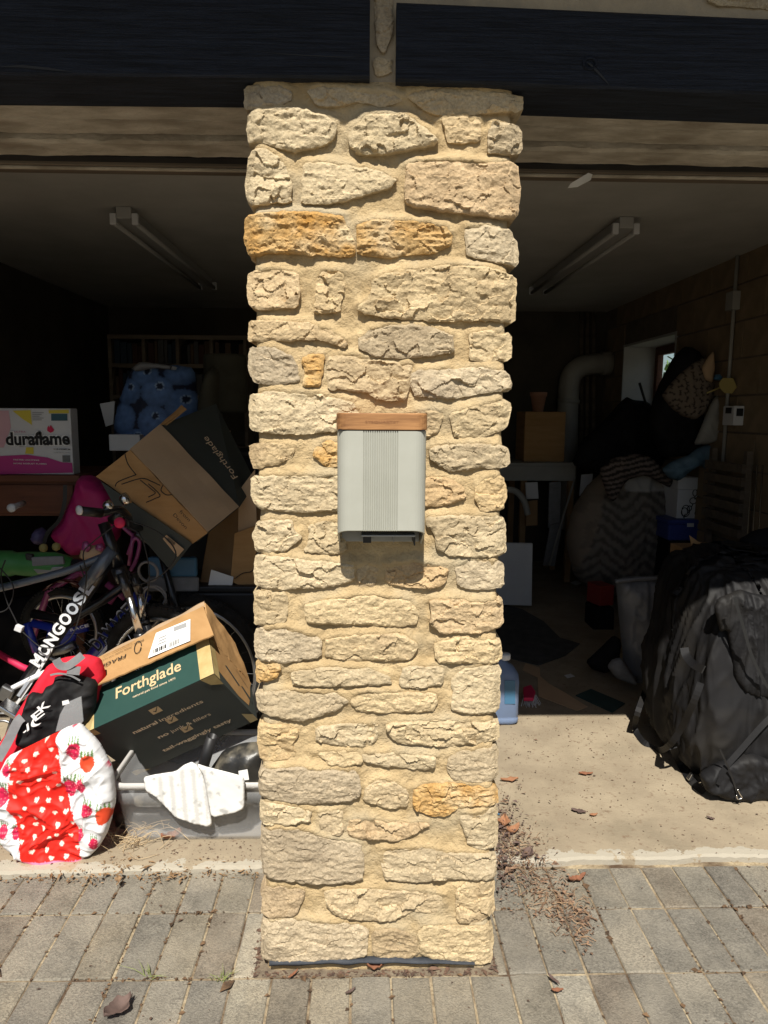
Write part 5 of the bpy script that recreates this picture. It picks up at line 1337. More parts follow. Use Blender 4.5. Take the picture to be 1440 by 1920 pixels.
pb_ = pillow('purple_helmet', [(58, 1010), (65, 993), (80, 988), (90, 1000), (88, 1018), (70, 1022)], 1.4, .05, mat('dull_purple', (.07,.06,.13), None, rough=.5), None, .012, .003, 9); tag(pb_, 'dull purple helmet in the dark pile beside the magenta backpack', 'helmet')
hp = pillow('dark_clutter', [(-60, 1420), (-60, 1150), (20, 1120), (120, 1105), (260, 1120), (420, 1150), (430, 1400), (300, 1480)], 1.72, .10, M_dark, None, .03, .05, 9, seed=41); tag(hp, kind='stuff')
# shelf unit deep in the bay
sh_ = thing('cube_shelf', 'grey cube shelf unit with books deep in the dark bay', 'shelf', at(330, 900, 3.6))
YS = 3.6; xa, xb = at(207, 700, YS).x, at(460, 700, YS).x; zt_ = at(330, 628, YS).z; zs_ = [at(330, y, YS).z for y in (686, 745)]
for i in range(5):
    x = xa+(xb-xa)*i/4; boxmm('upright', (x-.012, YS, FZ), (x+.012, YS+.3, zt_-.03), M_frame, sh_, .002)
for z in [zt_-.015]+zs_+[zs_[1]-.37, zs_[1]-.74]: 
    if z > .06: boxmm('shelf_board', (xa-.015, YS+.003, z-.015), (xb+.015, YS+.303, z+.015), M_frame, sh_, .002)
BK = [('black', M_dark), ('red-brown', mat('book_red', (.05,.018,.012), None, rough=.7)), ('blue', mat('book_blue', (.015,.03,.05), None, rough=.7)), ('grey', mat('book_grey', (.06,.06,.06), None, rough=.7)), ('tan', mat('book_tan', (.08,.05,.03), None, rough=.7))]
for i in range(4):
    x = xa+(xb-xa)*i/4+.02
    for z in zs_:
        xx = x
        while xx < x+(xb-xa)/4-.06:
            w_ = R.uniform(.02, .045); h_ = R.uniform(.13, .19)
            cn, m = R.choice(BK); o = boxmm('book', (xx, YS+.04, z+.016), (xx+w_, YS+.22, z+.016+h_), m, None, .002)
            tag(o, '%s %s book in the %s row, %s compartment of the grey cube shelf' % ('thin' if w_ < .03 else 'thick', cn, 'upper' if z == zs_[0] else 'lower', ('end', 'second', 'third', 'pillar-side')[i]), 'book', 'books in the cube shelf'); xx += w_+.003
M_batten = mat('dusty_batten', (.36,.35,.33), None, rough=.6)
# fluorescent battens on the ceiling
for xb_, bay, e0_ in ((-1.172, 'bicycle bay', 1.83), (1.222, 'duffel bag bay', 1.88)):
    t = thing('strip_light', 'unlit twin-tube fluorescent strip light on the ceiling of the %s' % bay, 'strip light', (xb_, e0_+.9, 2.32), 'unlit fluorescent strip lights')
    boxmm('housing', (xb_-.035, e0_, 2.345), (xb_+.035, e0_+1.8, 2.399), M_batten, t, .004)
    for s in (-1, 1):
        tube('tube_lamp', [(xb_+s*.05, e0_+.03, 2.33), (xb_+s*.05, e0_+1.77, 2.33)], .013, M_batten, t, 10)
        for yy in (e0_+.012, e0_+1.788):
            boxmm('lamp_holder', (xb_+s*.036, yy-.012, 2.318), (xb_+s*.066, yy+.012, 2.37), M_white_card, t, .004)

# ================================================================ right bay
df = thing('duffel_bag', 'large crumpled black nylon duffel bag slumped in the sun on the concrete', 'duffel bag', at(1370, 1500, .85))
def dsh(p):
    t = (p.z-FZ)/.86
    y = p.y+(.10*t*t if p.y < 1.1 else -.0*t)
    x = p.x+.07*t*t*(1 if p.x < 1.5 else -.8)
    return V(x, y, p.z-.16*max(0, 1.15-p.y)*sm(.45, 1.0, t))
main = softbox('body', (1.21, .775, FZ), (1.80, 1.45, .90), M_blackcloth, df, 76, .16, .028, 5.0, 51, dsh, (1.9, 1.9, .55))
pillow('side_pocket', [(1338, 1140), (1345, 1122), (1368, 1112), (1386, 1104), (1410, 1112), (1470, 1120), (1530, 1200), (1520, 1300), (1450, 1310), (1395, 1300), (1375, 1272), (1370, 1220), (1362, 1180), (1350, 1185)], (.775, 0, .08), .022, M_blackcloth, df, .006, .022, 8, Rr=.05, seed=53, ani=(1.8, .5))
pillow('end_flap', [(1310, 1452), (1340, 1432), (1400, 1410), (1460, 1425), (1540, 1460), (1500, 1500), (1420, 1510), (1360, 1500), (1322, 1482)], .775, .035, M_blackcloth, df, .007, .018, 11, Rr=.03, seed=54, floor=FZ)
sx_ = 1.175
ribbon('strap', [atx(1212, 1290, sx_+.08), atx(1196, 1335, sx_-.02), atz(1191, 1366, .05), atz(1208, 1392, .04), atz(1235, 1406, .04), atx(1254, 1398, sx_-.02), atx(1276, 1368, sx_-.01), atx(1300, 1318, sx_-.01), atx(1314, 1280, sx_+.01)], .024, M_blackcloth, df, .004)
ribbon('strap', [at(a, b_, .735) for a, b_ in [(1460, 1330), (1425, 1365), (1390, 1405), (1360, 1440), (1345, 1470)]], .020, M_blackcloth, df, .004)
ribbon('handle', [atx(a, b_, sx_+.005) for a, b_ in [(1283, 1215), (1287, 1230), (1300, 1245), (1320, 1256)]], .030, M_blackcloth, df, .004)
ribbon('strap', [atx(1262, 1402, sx_-.01), atz(1275, 1430, .045), atz(1295, 1462, .04), atz(1320, 1487, .036)], .030, M_blackcloth, df, .004)
box('buckle', atz(1294, 1456, .055), (.012, .02, .03), M_steel, df, Matrix.Rotation(.45, 3, 'Y'), .003)
tube('zip_pull', crom([at(1383, 1480, .715), at(1387, 1488, .712), at(1391, 1496, .712), at(1383, 1498, .712), at(1381, 1490, .714)], 4), .0025, M_steel, df, 6)
ribbon('zip', P_([(1377, 1120), (1395, 1180), (1412, 1235), (1440, 1290)], .735), .010, M_ink, df, .002)
ribbon('zip', P_([(1350, 1405), (1370, 1450), (1388, 1505)], .722), .006, M_black, df, .002)
db2 = pillow('black_sack', [(1383, 1012), (1410, 995), (1440, 988), (1540, 990), (1600, 1200), (1600, 1330), (1420, 1330), (1395, 1200)], 1.35, .12, M_dark, None, .03, .02, 8, seed=55); tag(db2, 'plain black sack standing behind the duffel bag', 'sack')
cbx = thing('cardboard_carton', 'open brown carton mostly hidden behind the duffel bag', 'carton', at(1330, 1300, 1.5))
xl, xr = at(1305, 1100, 1.45).x, at(1380, 1100, 1.45).x; zt2 = at(1330, 1040, 1.45).z
boxmm('carton_body', (xl, 1.45, FZ), (xr, 1.75, zt2), M_cardd, cbx, .003)
slab('flap', P_([(1293, 1004), (1310, 1016), (1378, 1023), (1374, 1042), (1300, 1040)], 1.44), .005, M_card, cbx)

gb = thing('grey_bag_bin', 'grey plastic bag pulled over a low bin behind the duffel bag', 'bin bag', at(1200, 1280, 2.0))
pillow('bag', [(1154, 1095), (1160, 1082), (1240, 1078), (1262, 1090), (1268, 1200), (1262, 1290), (1200, 1284), (1162, 1270), (1168, 1235), (1160, 1160)], 2.0, .10, M_greybag, gb, .014, .018, 9, seed=61, ani=(1.8, .5))
tube('rim', crom(P_([(1154, 1090), (1190, 1086), (1240, 1084), (1262, 1092)], 1.93), 5), .012, M_greybag, gb, 8)
shoe = pillow('grey_shoe', [(1138, 1250), (1148, 1236), (1165, 1232), (1180, 1255), (1196, 1275), (1190, 1285), (1155, 1272)], 1.85, .04, M_greyc, None, .01, .003, 9); tag(shoe, 'grey shoe lying at the foot of the grey bag', 'shoe')
dk = pillow('dark_rag', [(1098, 1240), (1125, 1215), (1150, 1190), (1165, 1200), (1160, 1240), (1135, 1262), (1110, 1255)], 2.05, .05, M_dark, None, .014, .01, 10); tag(dk, 'dark rag heaped beside the grey bag', 'rag')
rb_ = box('red_box', at(1133, 1118, 2.9)+V(0, .08, 0), (.11, .15, .135), M_dred, None, Matrix.Rotation(.3, 3, 'Z'), .004); tag(rb_, 'small red box behind the grey bag', 'box')
rbs = box('red_box_stand', at(1133, 1118, 2.9)+V(0, .08, -.30), (.14, .2, .44), M_dark, None, None, .01); tag(rbs, 'dark low box under the small red box', 'box')

# blue screenwash jug
jg = thing('screenwash_jug', 'translucent blue screenwash jug with a white cap beside the pillar', 'jug', at(938, 1356, 1.44))
jc = atz(936, 1352, FZ); jc = V(jc.x, 1.47, FZ)
def sq_loft(name, c, prof, m, par, n=24):
    vs = []; fs = []
    for (a, b_, z, e) in prof:
        for i in range(n):
            t = 2*math.pi*i/n; cs_, sn = math.cos(t), math.sin(t)
            vs.append(c+V(a*abs(cs_)**e*(1 if cs_ > 0 else -1), b_*abs(sn)**e*(1 if sn > 0 else -1), z))
    for k in range(len(prof)-1):
        for i in range(n): fs.append((k*n+i, k*n+(i+1) % n, (k+1)*n+(i+1) % n, (k+1)*n+i))
    fs += [tuple(range(n-1, -1, -1)), tuple((len(prof)-1)*n+i for i in range(n))]
    return fixn(mk(name, vs, fs, m, par, True))
sq_loft('bottle', jc, [(.075, .055, .002, .45), (.084, .064, .012, .45), (.084, .064, .03, .45), (.080, .061, .036, .45), (.084, .064, .042, .45), (.084, .064, .20, .45), (.080, .060, .235, .5), (.06, .05, .265, .7), (.03, .03, .285, 1), (.024, .024, .30, 1)], M_bluefluid, jg)
lathe('cap', [(.026, 0), (.027, .002), (.027, .022), (.024, .025)], jc+V(.018, 0, .298), M_white, jg, 20)
tube('handle', crom([jc+V(.03, 0, .27), jc+V(-.02, 0, .31), jc+V(-.07, 0, .30), jc+V(-.085, 0, .24)], 5), .013, M_bluefluid, jg, 10)
slab('label', P_([(946, 1276), (966, 1276), (966, 1320), (946, 1320)], 1.404), .001, M_teal, jg)
# floor odds and ends
br_ = thing('hand_brush', 'red hand brush with pale bristles on the garage floor by the jug', 'brush', atz(993, 1325, FZ))
slab('handle', [atz(a, b_, .075) for a, b_ in ((981, 1288), (996, 1283), (1004, 1296), (1000, 1308), (982, 1308))], .02, M_redprint, br_, .004)
bs2 = []
for i in range(60):
    a = atz(R.uniform(980, 1005), R.uniform(1302, 1310), .06); bs2.append(tubeg([a, a+V(R.uniform(-.02, .02), R.uniform(-.06, -.02), -.028)], .0016, 4))
v_, f_ = join(bs2); mk('bristles', v_, f_, M_white_card, br_)
o = slab('paper_strip', [atz(a, b_, .036) for a, b_ in ((985, 1243), (1012, 1252), (1013, 1268), (1030, 1282), (1062, 1300), (1102, 1325), (1082, 1332), (1045, 1318), (1010, 1305), (1008, 1270), (980, 1256))], .003, M_cardl); tag(o, 'crumpled cream paper strip lying on the shaded garage floor', 'paper')
o = slab('floor_mat', [atz(a, b_, .037) for a, b_ in ((1079, 1303), (1108, 1291), (1172, 1318), (1148, 1335))], .006, M_gmat, None, .002); tag(o, 'small dark green mat on the floor by the shade line', 'mat')
o = slab('floor_mat', [atz(a, b_, .038) for a, b_ in ((930, 1130), (980, 1142), (1020, 1165), (1050, 1195), (1087, 1206), (1060, 1228), (1010, 1246), (975, 1238), (930, 1225))], .007, M_rubber, None, .002); tag(o, 'large dark curved mat on the floor behind the pillar', 'mat')
o = slab('paper_scrap', [atz(a, b_, .034) for a, b_ in ((1058, 1266), (1070, 1263), (1078, 1268), (1064, 1271))], .002, M_white_card); tag(o, 'small white paper scrap on the floor by the cream strip', 'paper')
o = slab('paper_scrap', [atz(a, b_, .034) for a, b_ in ((1070, 1092), (1080, 1088), (1092, 1093), (1080, 1097))], .004, M_white_card); tag(o, 'small white scrap on the dark floor by the beanbag', 'paper')
wpn = slab('white_board', P_([(930, 1018), (999, 1019), (997, 1136), (930, 1134)], 3.4), .03, M_white_card, None, .004); tag(wpn, 'plain white board standing on the floor behind the pillar', 'board')

# beanbag and animal-print throws
def beancol(u, v, x, z):
    a, b_ = pix((x, 3.5, z)); tri = abs(((a-1105+6*noise.noise(V(a*.03, b_*.03, 1))) % 76)-38); s = math.sin(b_*.30+tri*.27+1.2*noise.noise(V(a*.04, b_*.04, 2)))
    if a > 1105+.3*(960-b_) and b_ > 915: return (.10, .088, .075) if s > .1 else (.19, .165, .14)
    if b_ < 960 and a > 1150: return (.40, .375, .35)
    return (.25, .20, .155) if noise.noise(V(a*.05, b_*.05, 3)) > -.1 else (.20, .16, .125)
bb2 = pillow('beanbag', [(1060, 1015), (1072, 955), (1105, 905), (1150, 868), (1205, 858), (1250, 900), (1262, 960), (1252, 1030), (1225, 1080), (1180, 1115), (1120, 1118), (1075, 1080)], 3.5, .30, M_printd, None, .018, .03, 6, seed=71, pr=beancol); tag(bb2, 'big lumpy beanbag with tiger-stripe throw over it', 'beanbag')
def zebcol(u, v, x, z):
    a, b_ = pix((x, 3.15, z)); s = math.sin(b_*.62+a*.16+3*noise.noise(V(a*.03, b_*.03, 5))); return (.19, .15, .13) if s > 0 else (.04, .033, .03)
zb = pillow('zebra_throw', [(1122, 880), (1150, 858), (1195, 850), (1222, 858), (1262, 900), (1255, 915), (1210, 890), (1175, 900), (1150, 942), (1138, 930)], 3.15, .05, M_printd, None, .010, .02, 12, seed=72, pr=zebcol); tag(zb, 'zebra-stripe throw draped over the top of the beanbag', 'throw')
# trestle with a carton and a flower pot
tr = thing('work_table', 'pale painted work table against the rear wall', 'table', at(1030, 1060, 4.3))
tz_ = at(1030, 868, 4.2).z; tx0, tx1 = at(975, 880, 4.2).x, at(1082, 880, 4.2).x
boxmm('table_top', (tx0-.4, 4.18, tz_-.025), (tx1, 4.8, tz_), M_pipe, tr, .004)
boxmm('apron', (tx0-.38, 4.20, tz_-.15), (tx1-.01, 4.225, tz_-.026), M_pipe, tr, .003)
for xx in (tx0+.02, tx1-.06):
    for yy in (4.23, 4.72): boxmm('leg', (xx, yy, FZ), (xx+.05, yy+.05, tz_-.026), M_cardd, tr, .003)
cb4 = boxmm('cardboard_carton', (at(984, 800, 4.35).x, 4.35, tz_+.001), (at(1060, 800, 4.35).x, 4.7, at(1020, 772, 4.35).z), M_card, b=.003); tag(cb4, 'closed brown carton on the work table', 'carton')
zt4 = at(1020, 772, 4.35).z
fp = lathe('flower_pot', [(.045, 0), (.066, .13), (.072, .131), (.074, .165), (.066, .165), (.06, .1)], (at(1009, 760, 4.5).x, 4.5, zt4+.001), M_pot, None, 24); tag(fp, 'pale terracotta flower pot on the closed brown carton', 'pot')
for k, (q, m, lab) in enumerate(([[(1030, 905), (1052, 903), (1050, 985), (1028, 990)], M_greyc, 'grey plank leaning under the work table'], [[(1018, 1060), (1032, 985), (1056, 978), (1040, 1062)], M_greyc, 'short grey board propped on the floor under the work table'], [[(985, 905), (1008, 904), (1010, 935), (987, 936)], M_white_card, 'pale label card under the work table'], [[(988, 940), (1008, 938), (1008, 985), (986, 986)], M_cardd, 'brown card panel under the work table'])):
    o = slab('board', P_(q, 4.1-.02*k), .02, m, None, .002); tag(o, lab, 'board')
ws = tube('white_stick', [at(1078, 897, 4.0), at(1056, 968, 3.95), at(1030, 1060, 3.9)], .008, M_pipe, None, 8); tag(ws, 'thin white stick leaning against the work table', 'stick')
hs = tube('grey_hose', crom(P_([(940, 918), (965, 920), (982, 938), (990, 965)], 3.9), 6), .025, M_pipe, None, 12); tag(hs, 'curved off-white hose under the work table', 'hose')
pap = slab('leaflet', P_([(1090, 890), (1112, 888), (1108, 925), (1086, 930)], 3.95), .004, M_white_card); tag(pap, 'upright pale leaflet between the work table and the beanbag', 'leaflet')
# flue pipe on the rear wall
flp = thing('flue_pipe', 'thick off-white flue pipe bending down the rear wall', 'pipe', at(1068, 900, 4.9))
tube('pipe_run', crom(P_([(1150, 682), (1110, 683), (1085, 690), (1070, 708), (1066, 740), (1064, 800), (1062, 990)], 4.95), 6), .095, M_pipe, flp, 20)
tube('collar', P_([(1147, 681), (1128, 682)], 4.94), .108, M_pipe, flp, 20)
tube('collar', P_([(1066, 748), (1065, 756)], 4.94), .104, M_pipe, flp, 20)
for x_ in (1090, 1101, 1113):
    o = tube('wall_conduit', [at(x_, 586, 5.06), at(x_, 800, 5.06), V(at(x_, 800, 5.06).x, 5.06, FZ)], .018, M_frame, None, 8); tag(o, 'thin dark conduit running up the rear wall by the flue pipe', 'conduit', 'conduits on the rear wall')

# right wall: coats, bags, conduit and controls
co = pillow('black_coat', [(1215, 800), (1222, 755), (1233, 725), (1246, 700), (1262, 670), (1282, 650), (1300, 652), (1318, 670), (1322, 730), (1315, 800), (1312, 850), (1240, 860)], 3.05, .12, M_dark, None, .02, .02, 8, seed=81); tag(co, 'black coat hanging on the wall in front of the window', 'coat')
cp2 = pillow('black_heap', [(1070, 870), (1090, 825), (1120, 800), (1150, 768), (1165, 752), (1175, 744), (1188, 750), (1215, 752), (1240, 790), (1300, 800), (1310, 850), (1280, 880), (1200, 880), (1120, 890)], 3.75, .18, M_dark, None, .025, .03, 7, seed=82); tag(cp2, 'black heap of clothing piled below the window', 'clothes')
pole = tube('black_pole', [at(1199, 718, 3.6), at(1212, 760, 3.62)], .010, M_black, None, 8); tag(pole, 'black pole end sticking out of the clothing heap by the window', 'pole')
def bonecol(u, v, x, z):
    a, b_ = pix((x, 2.92, z)); c = (.20, .16, .125)
    ca, cb_ = math.floor(a/13), math.floor(b_/12); an = 3*noise.cell(V(ca+.5, cb_+.5, 3)); ox, oy = 2*noise.cell(V(ca+.5, cb_+.5, 7)), 2*noise.cell(V(ca+.5, cb_+.5, 9))
    dx, dy = a-(ca+.5)*13-ox, b_-(cb_+.5)*12-oy; uu, vv = dx*math.cos(an)+dy*math.sin(an), -dx*math.sin(an)+dy*math.cos(an)
    if abs(uu) < 5 and abs(vv) < (2.6 if abs(uu) > 3 else 1.2): c = (.05, .042, .04)
    return c
bn = pillow('patterned_bag', [(1240, 742), (1256, 720), (1275, 700), (1300, 680), (1320, 670), (1338, 700), (1338, 742), (1320, 775), (1303, 788), (1278, 780), (1258, 765)], 2.92, .07, M_printd, None, .0075, .008, 8, seed=83, pr=bonecol); tag(bn, 'cream bag patterned with dark bones hanging on the wall', 'bag')
o = pillow('peach_bag', [(1338, 658), (1341, 690), (1336, 718), (1322, 712), (1315, 690), (1328, 668)], 2.82, .025, M_cardl, None, .01, .004, 9, seed=84); tag(o, 'small peach cloth bag hanging above the patterned bag', 'bag')
o = pillow('white_carrier_bag', [(1335, 752), (1346, 738), (1352, 790), (1349, 826), (1325, 834), (1300, 834), (1314, 800)], 2.85, .04, M_pipe, None, .012, .01, 10, seed=85); tag(o, 'off-white carrier bag hanging below the patterned bag', 'bag')
o = pillow('teal_cap', [(1337, 712), (1341, 702), (1350, 701), (1356, 708), (1350, 714)], 2.74, .02, M_teal, None, .008, .002, 9); tag(o, 'small teal cap hanging by the yellow paddle', 'cap')
ypd = thing('yellow_paddle', 'dull yellow flat paddle hanging in front of the white conduit', 'paddle', at(1365, 738, 2.6))
slab('blade', P_([(1349, 717), (1356, 708), (1375, 709), (1382, 726), (1373, 738), (1359, 737), (1349, 727)], 2.6), .006, M_yellow, ypd, .002)
tube('handle', P_([(1325, 737), (1349, 727)], 2.6), .005, M_yellow, ypd, 6)
wc = atx(1375, 600, 2.185)
cdt = thing('wall_conduit', 'white conduit with a switch box running down the brown block wall', 'conduit', (2.185, wc.y, 1.2))
tube('conduit_pipe', [(2.183, wc.y, 2.40), (2.183, wc.y, 1.15)], .011, M_pipe, cdt, 10)
sb1 = atx(1382, 560, 2.17); boxmm('switch_box', (2.15, wc.y-.045, sb1.z-.06), (2.198, wc.y+.045, sb1.z+.05), M_pipe, cdt, .004)
th = atx(1368, 780, 2.15)
tmr = thing('heating_timer', 'small white timer box with a dark display on the block wall', 'timer', (2.17, th.y, th.z-.05))
boxmm('case', (2.135, th.y-.075, th.z-.055), (2.198, th.y+.055, th.z+.06), M_white_card, tmr, .005)
boxmm('display', (2.132, th.y-.05, th.z+.015), (2.1345, th.y+.02, th.z+.05), M_black, tmr, .001)
boxmm('display', (2.15, th.y-.078, th.z+.0), (2.19, th.y-.0755, th.z+.045), M_black, tmr, .001)
# stack below: blue cloth, printed carton, blue crate
o = pillow('blue_cloth', [(1240, 880), (1258, 865), (1290, 853), (1310, 838), (1345, 826), (1372, 832), (1376, 865), (1366, 888), (1338, 892), (1312, 872), (1290, 885), (1272, 902), (1254, 897)], 2.95, .07, M_bluecloth, None, .014, .03, 11, seed=86); tag(o, 'crumpled blue-grey cloth on top of the printed carton', 'cloth')
pcx = thing('printed_carton', 'white carton with black sketch drawings under the blue-grey cloth', 'carton', at(1305, 970, 3.1))
x0c, x1c = at(1270, 940, 3.05).x, at(1342, 940, 3.05).x; zb_, zm_, zt_c = at(1300, 972, 3.05).z, at(1300, 918, 3.05).z, at(1300, 895, 3.05).z
boxmm('carton_body', (x0c, 3.05, zb_), (x1c, 3.35, zm_), M_white_card, pcx, .003); boxmm('lid', (x0c-.008, 3.04, zm_+.001), (x1c+.008, 3.36, zt_c), M_white_card, pcx, .003)
for k in range(9):
    cx_, cz_ = R.uniform(x0c+.03, x1c-.03), R.uniform(zb_+.03, zm_-.02); tube('drawing', ring((cx_, 3.047, cz_), (0, 1, 0), R.uniform(.010, .028), 12, R.uniform(.6, 1.6)), .003, M_ink, pcx, 5, True)
    tube('drawing', [(cx_, 3.047, cz_-.02), (cx_+R.uniform(-.02, .02), 3.047, cz_-.045)], .003, M_ink, pcx, 5)
boxmm('drawing', (x1c-.13, 3.037, zm_+.02), (x1c-.03, 3.0395, zt_c-.02), M_ink, pcx, 0)
zc0, zc1 = at(1300, 1014, 3.0).z, at(1300, 974, 3.0).z
bcr = crate('blue_crate', (x0c-.07, 3.0, zc0), (x1c+.12, 3.45, zb_-.002), M_blueplastic, 'dark blue lidded crate under the printed white carton')
for a in ((1294, 984), (1318, 983)): decal('sticker', P_([(a[0]-6, a[1]+4), (a[0]+7, a[1]+4), (a[0]+7, a[1]-3), (a[0]-6, a[1]-3)], 2.985), [(0, 0), (1, 0), (1, 1), (0, 1)], M_white_card, bcr, .001)
crate('storage_crate', (x0c-.05, 3.02, FZ), (x1c+.10, 3.45, zc0-.002), M_dark, 'dark storage crate on the floor under the blue crate')
cbk = thing('dark_rack', 'dark slatted rack against the block wall', 'rack', (2.12, 2.5, FZ))
for k in range(6): boxmm('slat', (2.10, 2.30, .75+k*.075), (2.125, 2.75, .80+k*.075), M_frame, cbk, .002)
for yy in (2.30, 2.71): boxmm('post', (2.126, yy, FZ), (2.16, yy+.04, 1.25), M_frame, cbk, .002)
for k, x_ in enumerate((1411, 1420, 1430)):
    t0 = at(x_, 872, 2.1); b0_ = at(x_-9+k, 1000, 2.0)
    b1_ = b0_+(b0_-t0).normalized()*((b0_.z-FZ)/abs((b0_-t0).normalized().z))
    rdd = tube('metal_rod', [t0, b1_], .005, M_steel, None, 8); tag(rdd, 'thin shiny metal rod leaning by the dark rack', 'rod', 'metal rods leaning by the rack')
o = tube('orange_stick', [at(1278, 848, 3.2), at(1288, 834, 3.2), at(1296, 842, 3.2)], .02, M_orange, None, 8); tag(o, 'small orange plastic piece behind the blue-grey cloth', 'plastic piece')
# ================================================================ leaves and litter
def leaf(px, py, z, L_, W_, rot, m, label, curl=.012, seed=0, Y=None):
    c = atz(px, py, z) if Y is None else at(px, py, Y); rr = random.Random(seed); vs = []; fs = []; n = 10
    ca, sa = math.cos(rot), math.sin(rot)
    for i in range(n+1):
        t = i/n; wd = W_*math.sin(math.pi*min(.97, max(.03, t)))**.8*(1+.35*rr.uniform(-1, 1))
        for s in (-1, -.45, 0, .45, 1):
            lx, ly = (t-.5)*L_, s*wd/2; zz = curl*(abs(s)**1.5)*.8+curl*(t-.5)**2*2.5+curl*.35*noise.noise(V(lx*60, ly*60, seed))
            vs.append(c+V(lx*ca-ly*sa, lx*sa+ly*ca, zz+.002))
    for i in range(n):
        for j in range(4): fs.append((i*5+j, i*5+j+1, (i+1)*5+j+1, (i+1)*5+j))
    o = mk('dry_leaf', vs, fs, m, None, True); o.modifiers.new('t', 'SOLIDIFY').thickness = .0008
    return tag(o, label, 'leaf')
LZ = .012
leaf(222, 1897, LZ, .075, .05, .9, M_dleaf2, 'curled purple-brown leaf on the pavers beside the pillar foot', .018, 1)
leaf(322, 1573, FZ+.004, .07, .028, .5, M_dleaf, 'crumpled red-brown leaf lying in front of the clear tub', .02, 2)
leaf(704, 1818, LZ, .045, .026, .1, M_dleaf, 'rolled brown leaf lying against the foot of the pillar', .016, 3)
leaf(955, 1465, FZ+.003, .07, .026, .05, M_dleaf3, 'flat orange-brown leaf on the concrete beside the pillar', .010, 4)
leaf(1098, 1453, FZ+.003, .055, .018, -.1, M_dleaf, 'slim brown leaf on the sunlit concrete', .008, 5)
leaf(1085, 1523, FZ+.003, .052, .026, -.4, M_dleaf2, 'dark flat leaf on the concrete in front of the slim brown leaf', .006, 6)
leaf(1113, 1530, FZ+.003, .03, .016, .2, M_dleaf3, 'small tan leaf touching the dark flat leaf', .006, 7)
leaf(1332, 1536, FZ+.003, .028, .014, -.6, M_dleaf2, 'small dark leaf on the concrete below the duffel bag', .005, 8)
leaf(1082, 1652, LZ, .06, .022, .3, M_dleaf, 'brown leaf clump on the pavers near the pillar litter', .014, 9)
leaf(945, 1548, FZ+.006, .06, .04, 1.3, M_dleaf3, 'large rusty leaf leaning on the pillar corner', .02, 10)
leaf(962, 1562, FZ+.006, .05, .03, .4, M_dleaf3, 'rusty leaf on top of the litter by the pillar corner', .02, 11)
leaf(988, 1606, FZ+.004, .055, .035, .8, M_dleaf2, 'grey-black leaf at the chipped slab edge by the pillar', .015, 12)
leaf(1038, 1840, LZ, .04, .010, -1.0, M_dleaf2, 'thin dark stalk leaf in a paver joint', .006, 13)
leaf(550, 1830, LZ, .035, .007, .9, M_dleaf, 'short brown stalk on the paver in front of the pillar', .006, 14)
leaf(657, 1862, LZ, .03, .008, .6, M_dleaf2, 'short dark stalk on the paver below the bitumen strip', .006, 15)
leaf(935, 1528, FZ+.003, .012, .010, 0, M_teal, 'tiny blue scrap at the pillar corner', .002, 16)
leaf(1045, 1860, LZ, .03, .012, 0, M_dleaf, 'small brown leaf on the paver beside the thin stalk', .006, 17)
leaf(1290, 1370, FZ+.003, .02, .012, 0.6, M_dleaf3, 'rusty leaf scrap inside the duffel strap loop', .006, 18)

def scatter(name, pts, m, size, seed, asp=3.0, lift=.002):
    """many small curled scraps in one mesh"""
    rr = random.Random(seed); vs = []; fs = []
    for p in pts:
        s = size*rr.lognormvariate(0, .5); a = rr.uniform(0, 6.28); ca, sa = math.cos(a), math.sin(a); w_ = s/rr.uniform(1.2, asp)
        tz, tw = rr.uniform(-.35, .35), rr.uniform(-.5, .5); k = len(vs)
        for (lx, ly, lz) in ((-s/2, 0, 0), (0, -w_/2, s*.15), (s/2, 0, 0), (0, w_/2, s*.15)):
            vs.append(Vector(p)+V(lx*ca-ly*sa, lx*sa+ly*ca, abs(lx*tz+ly*tw)+lz+lift))
        fs.append((k, k+1, k+2)); fs.append((k, k+2, k+3))
    o = mk(name, vs, fs, m); tag(o, kind='stuff'); return o
rr = random.Random(5); pts = []
for i in range(2000):                     # drift of litter running from the pillar corner out over the pavers
    t = rr.random()**1.2
    x = 935+t*165+rr.gauss(0, 14); y = 1570+t*175+rr.gauss(0, 20+16*(1-t)*2)
    if x < 931: x = 931+rr.random()*20
    p = atz(x, y, 0); z = FZ if p.y > edgeY(p.x) else .008
    p = atz(x, y, z)
    pts.append(p+V(0, 0, rr.random()*.012*(1-t*.6)))
scatter('leaf_litter', pts, M_litter, .0085, 3, 9.0)
pts = []
for i in range(600):
    x = 933+abs(rr.gauss(0, 28)); y = 1590+rr.gauss(0, 45); p = atz(x, y, .008); z = FZ if p.y > edgeY(p.x) else .008
    pts.append(atz(x, y, z)+V(0, 0, rr.random()*.02))
scatter('leaf_litter', pts, M_dleaf2, .009, 4, 6.0)
pts = []
for i in range(1100):                     # crumbs on the sunlit slab
    x, y = rr.uniform(.32, 1.7), rr.uniform(.43, 1.5); pts.append(V(x, y, FZ))
for i in range(500):
    x, y = rr.uniform(-1.4, -.32), rr.uniform(.41, .55); pts.append(V(x, y, FZ))
scatter('floor_crumbs', pts, M_speck, .0055, 6, 4.0, .0008)
pts = []
for i in range(2600):                     # moss and dirt in the joints, mostly on the left
    x = rr.uniform(-1.3, 1.3)
    if rr.random() < .62:
        k = round((x-PX0)/PXW); xx = PX0+PXW*k+rr.gauss(0, .0028); yy = rr.uniform(-.5, .41)
    else:
        xx = x; yy = rr.choice(ROWS[2:6])+rr.gauss(0, .0035)
    if abs(xx) < .31 and yy > -.03: continue
    d_ = noise.noise(V(xx*4, yy*4, 2))+(.35 if xx < -.45 else -.12)
    if d_ < rr.uniform(-.3, .3): continue
    pts.append(V(xx, yy, .001+.003*rr.random()))
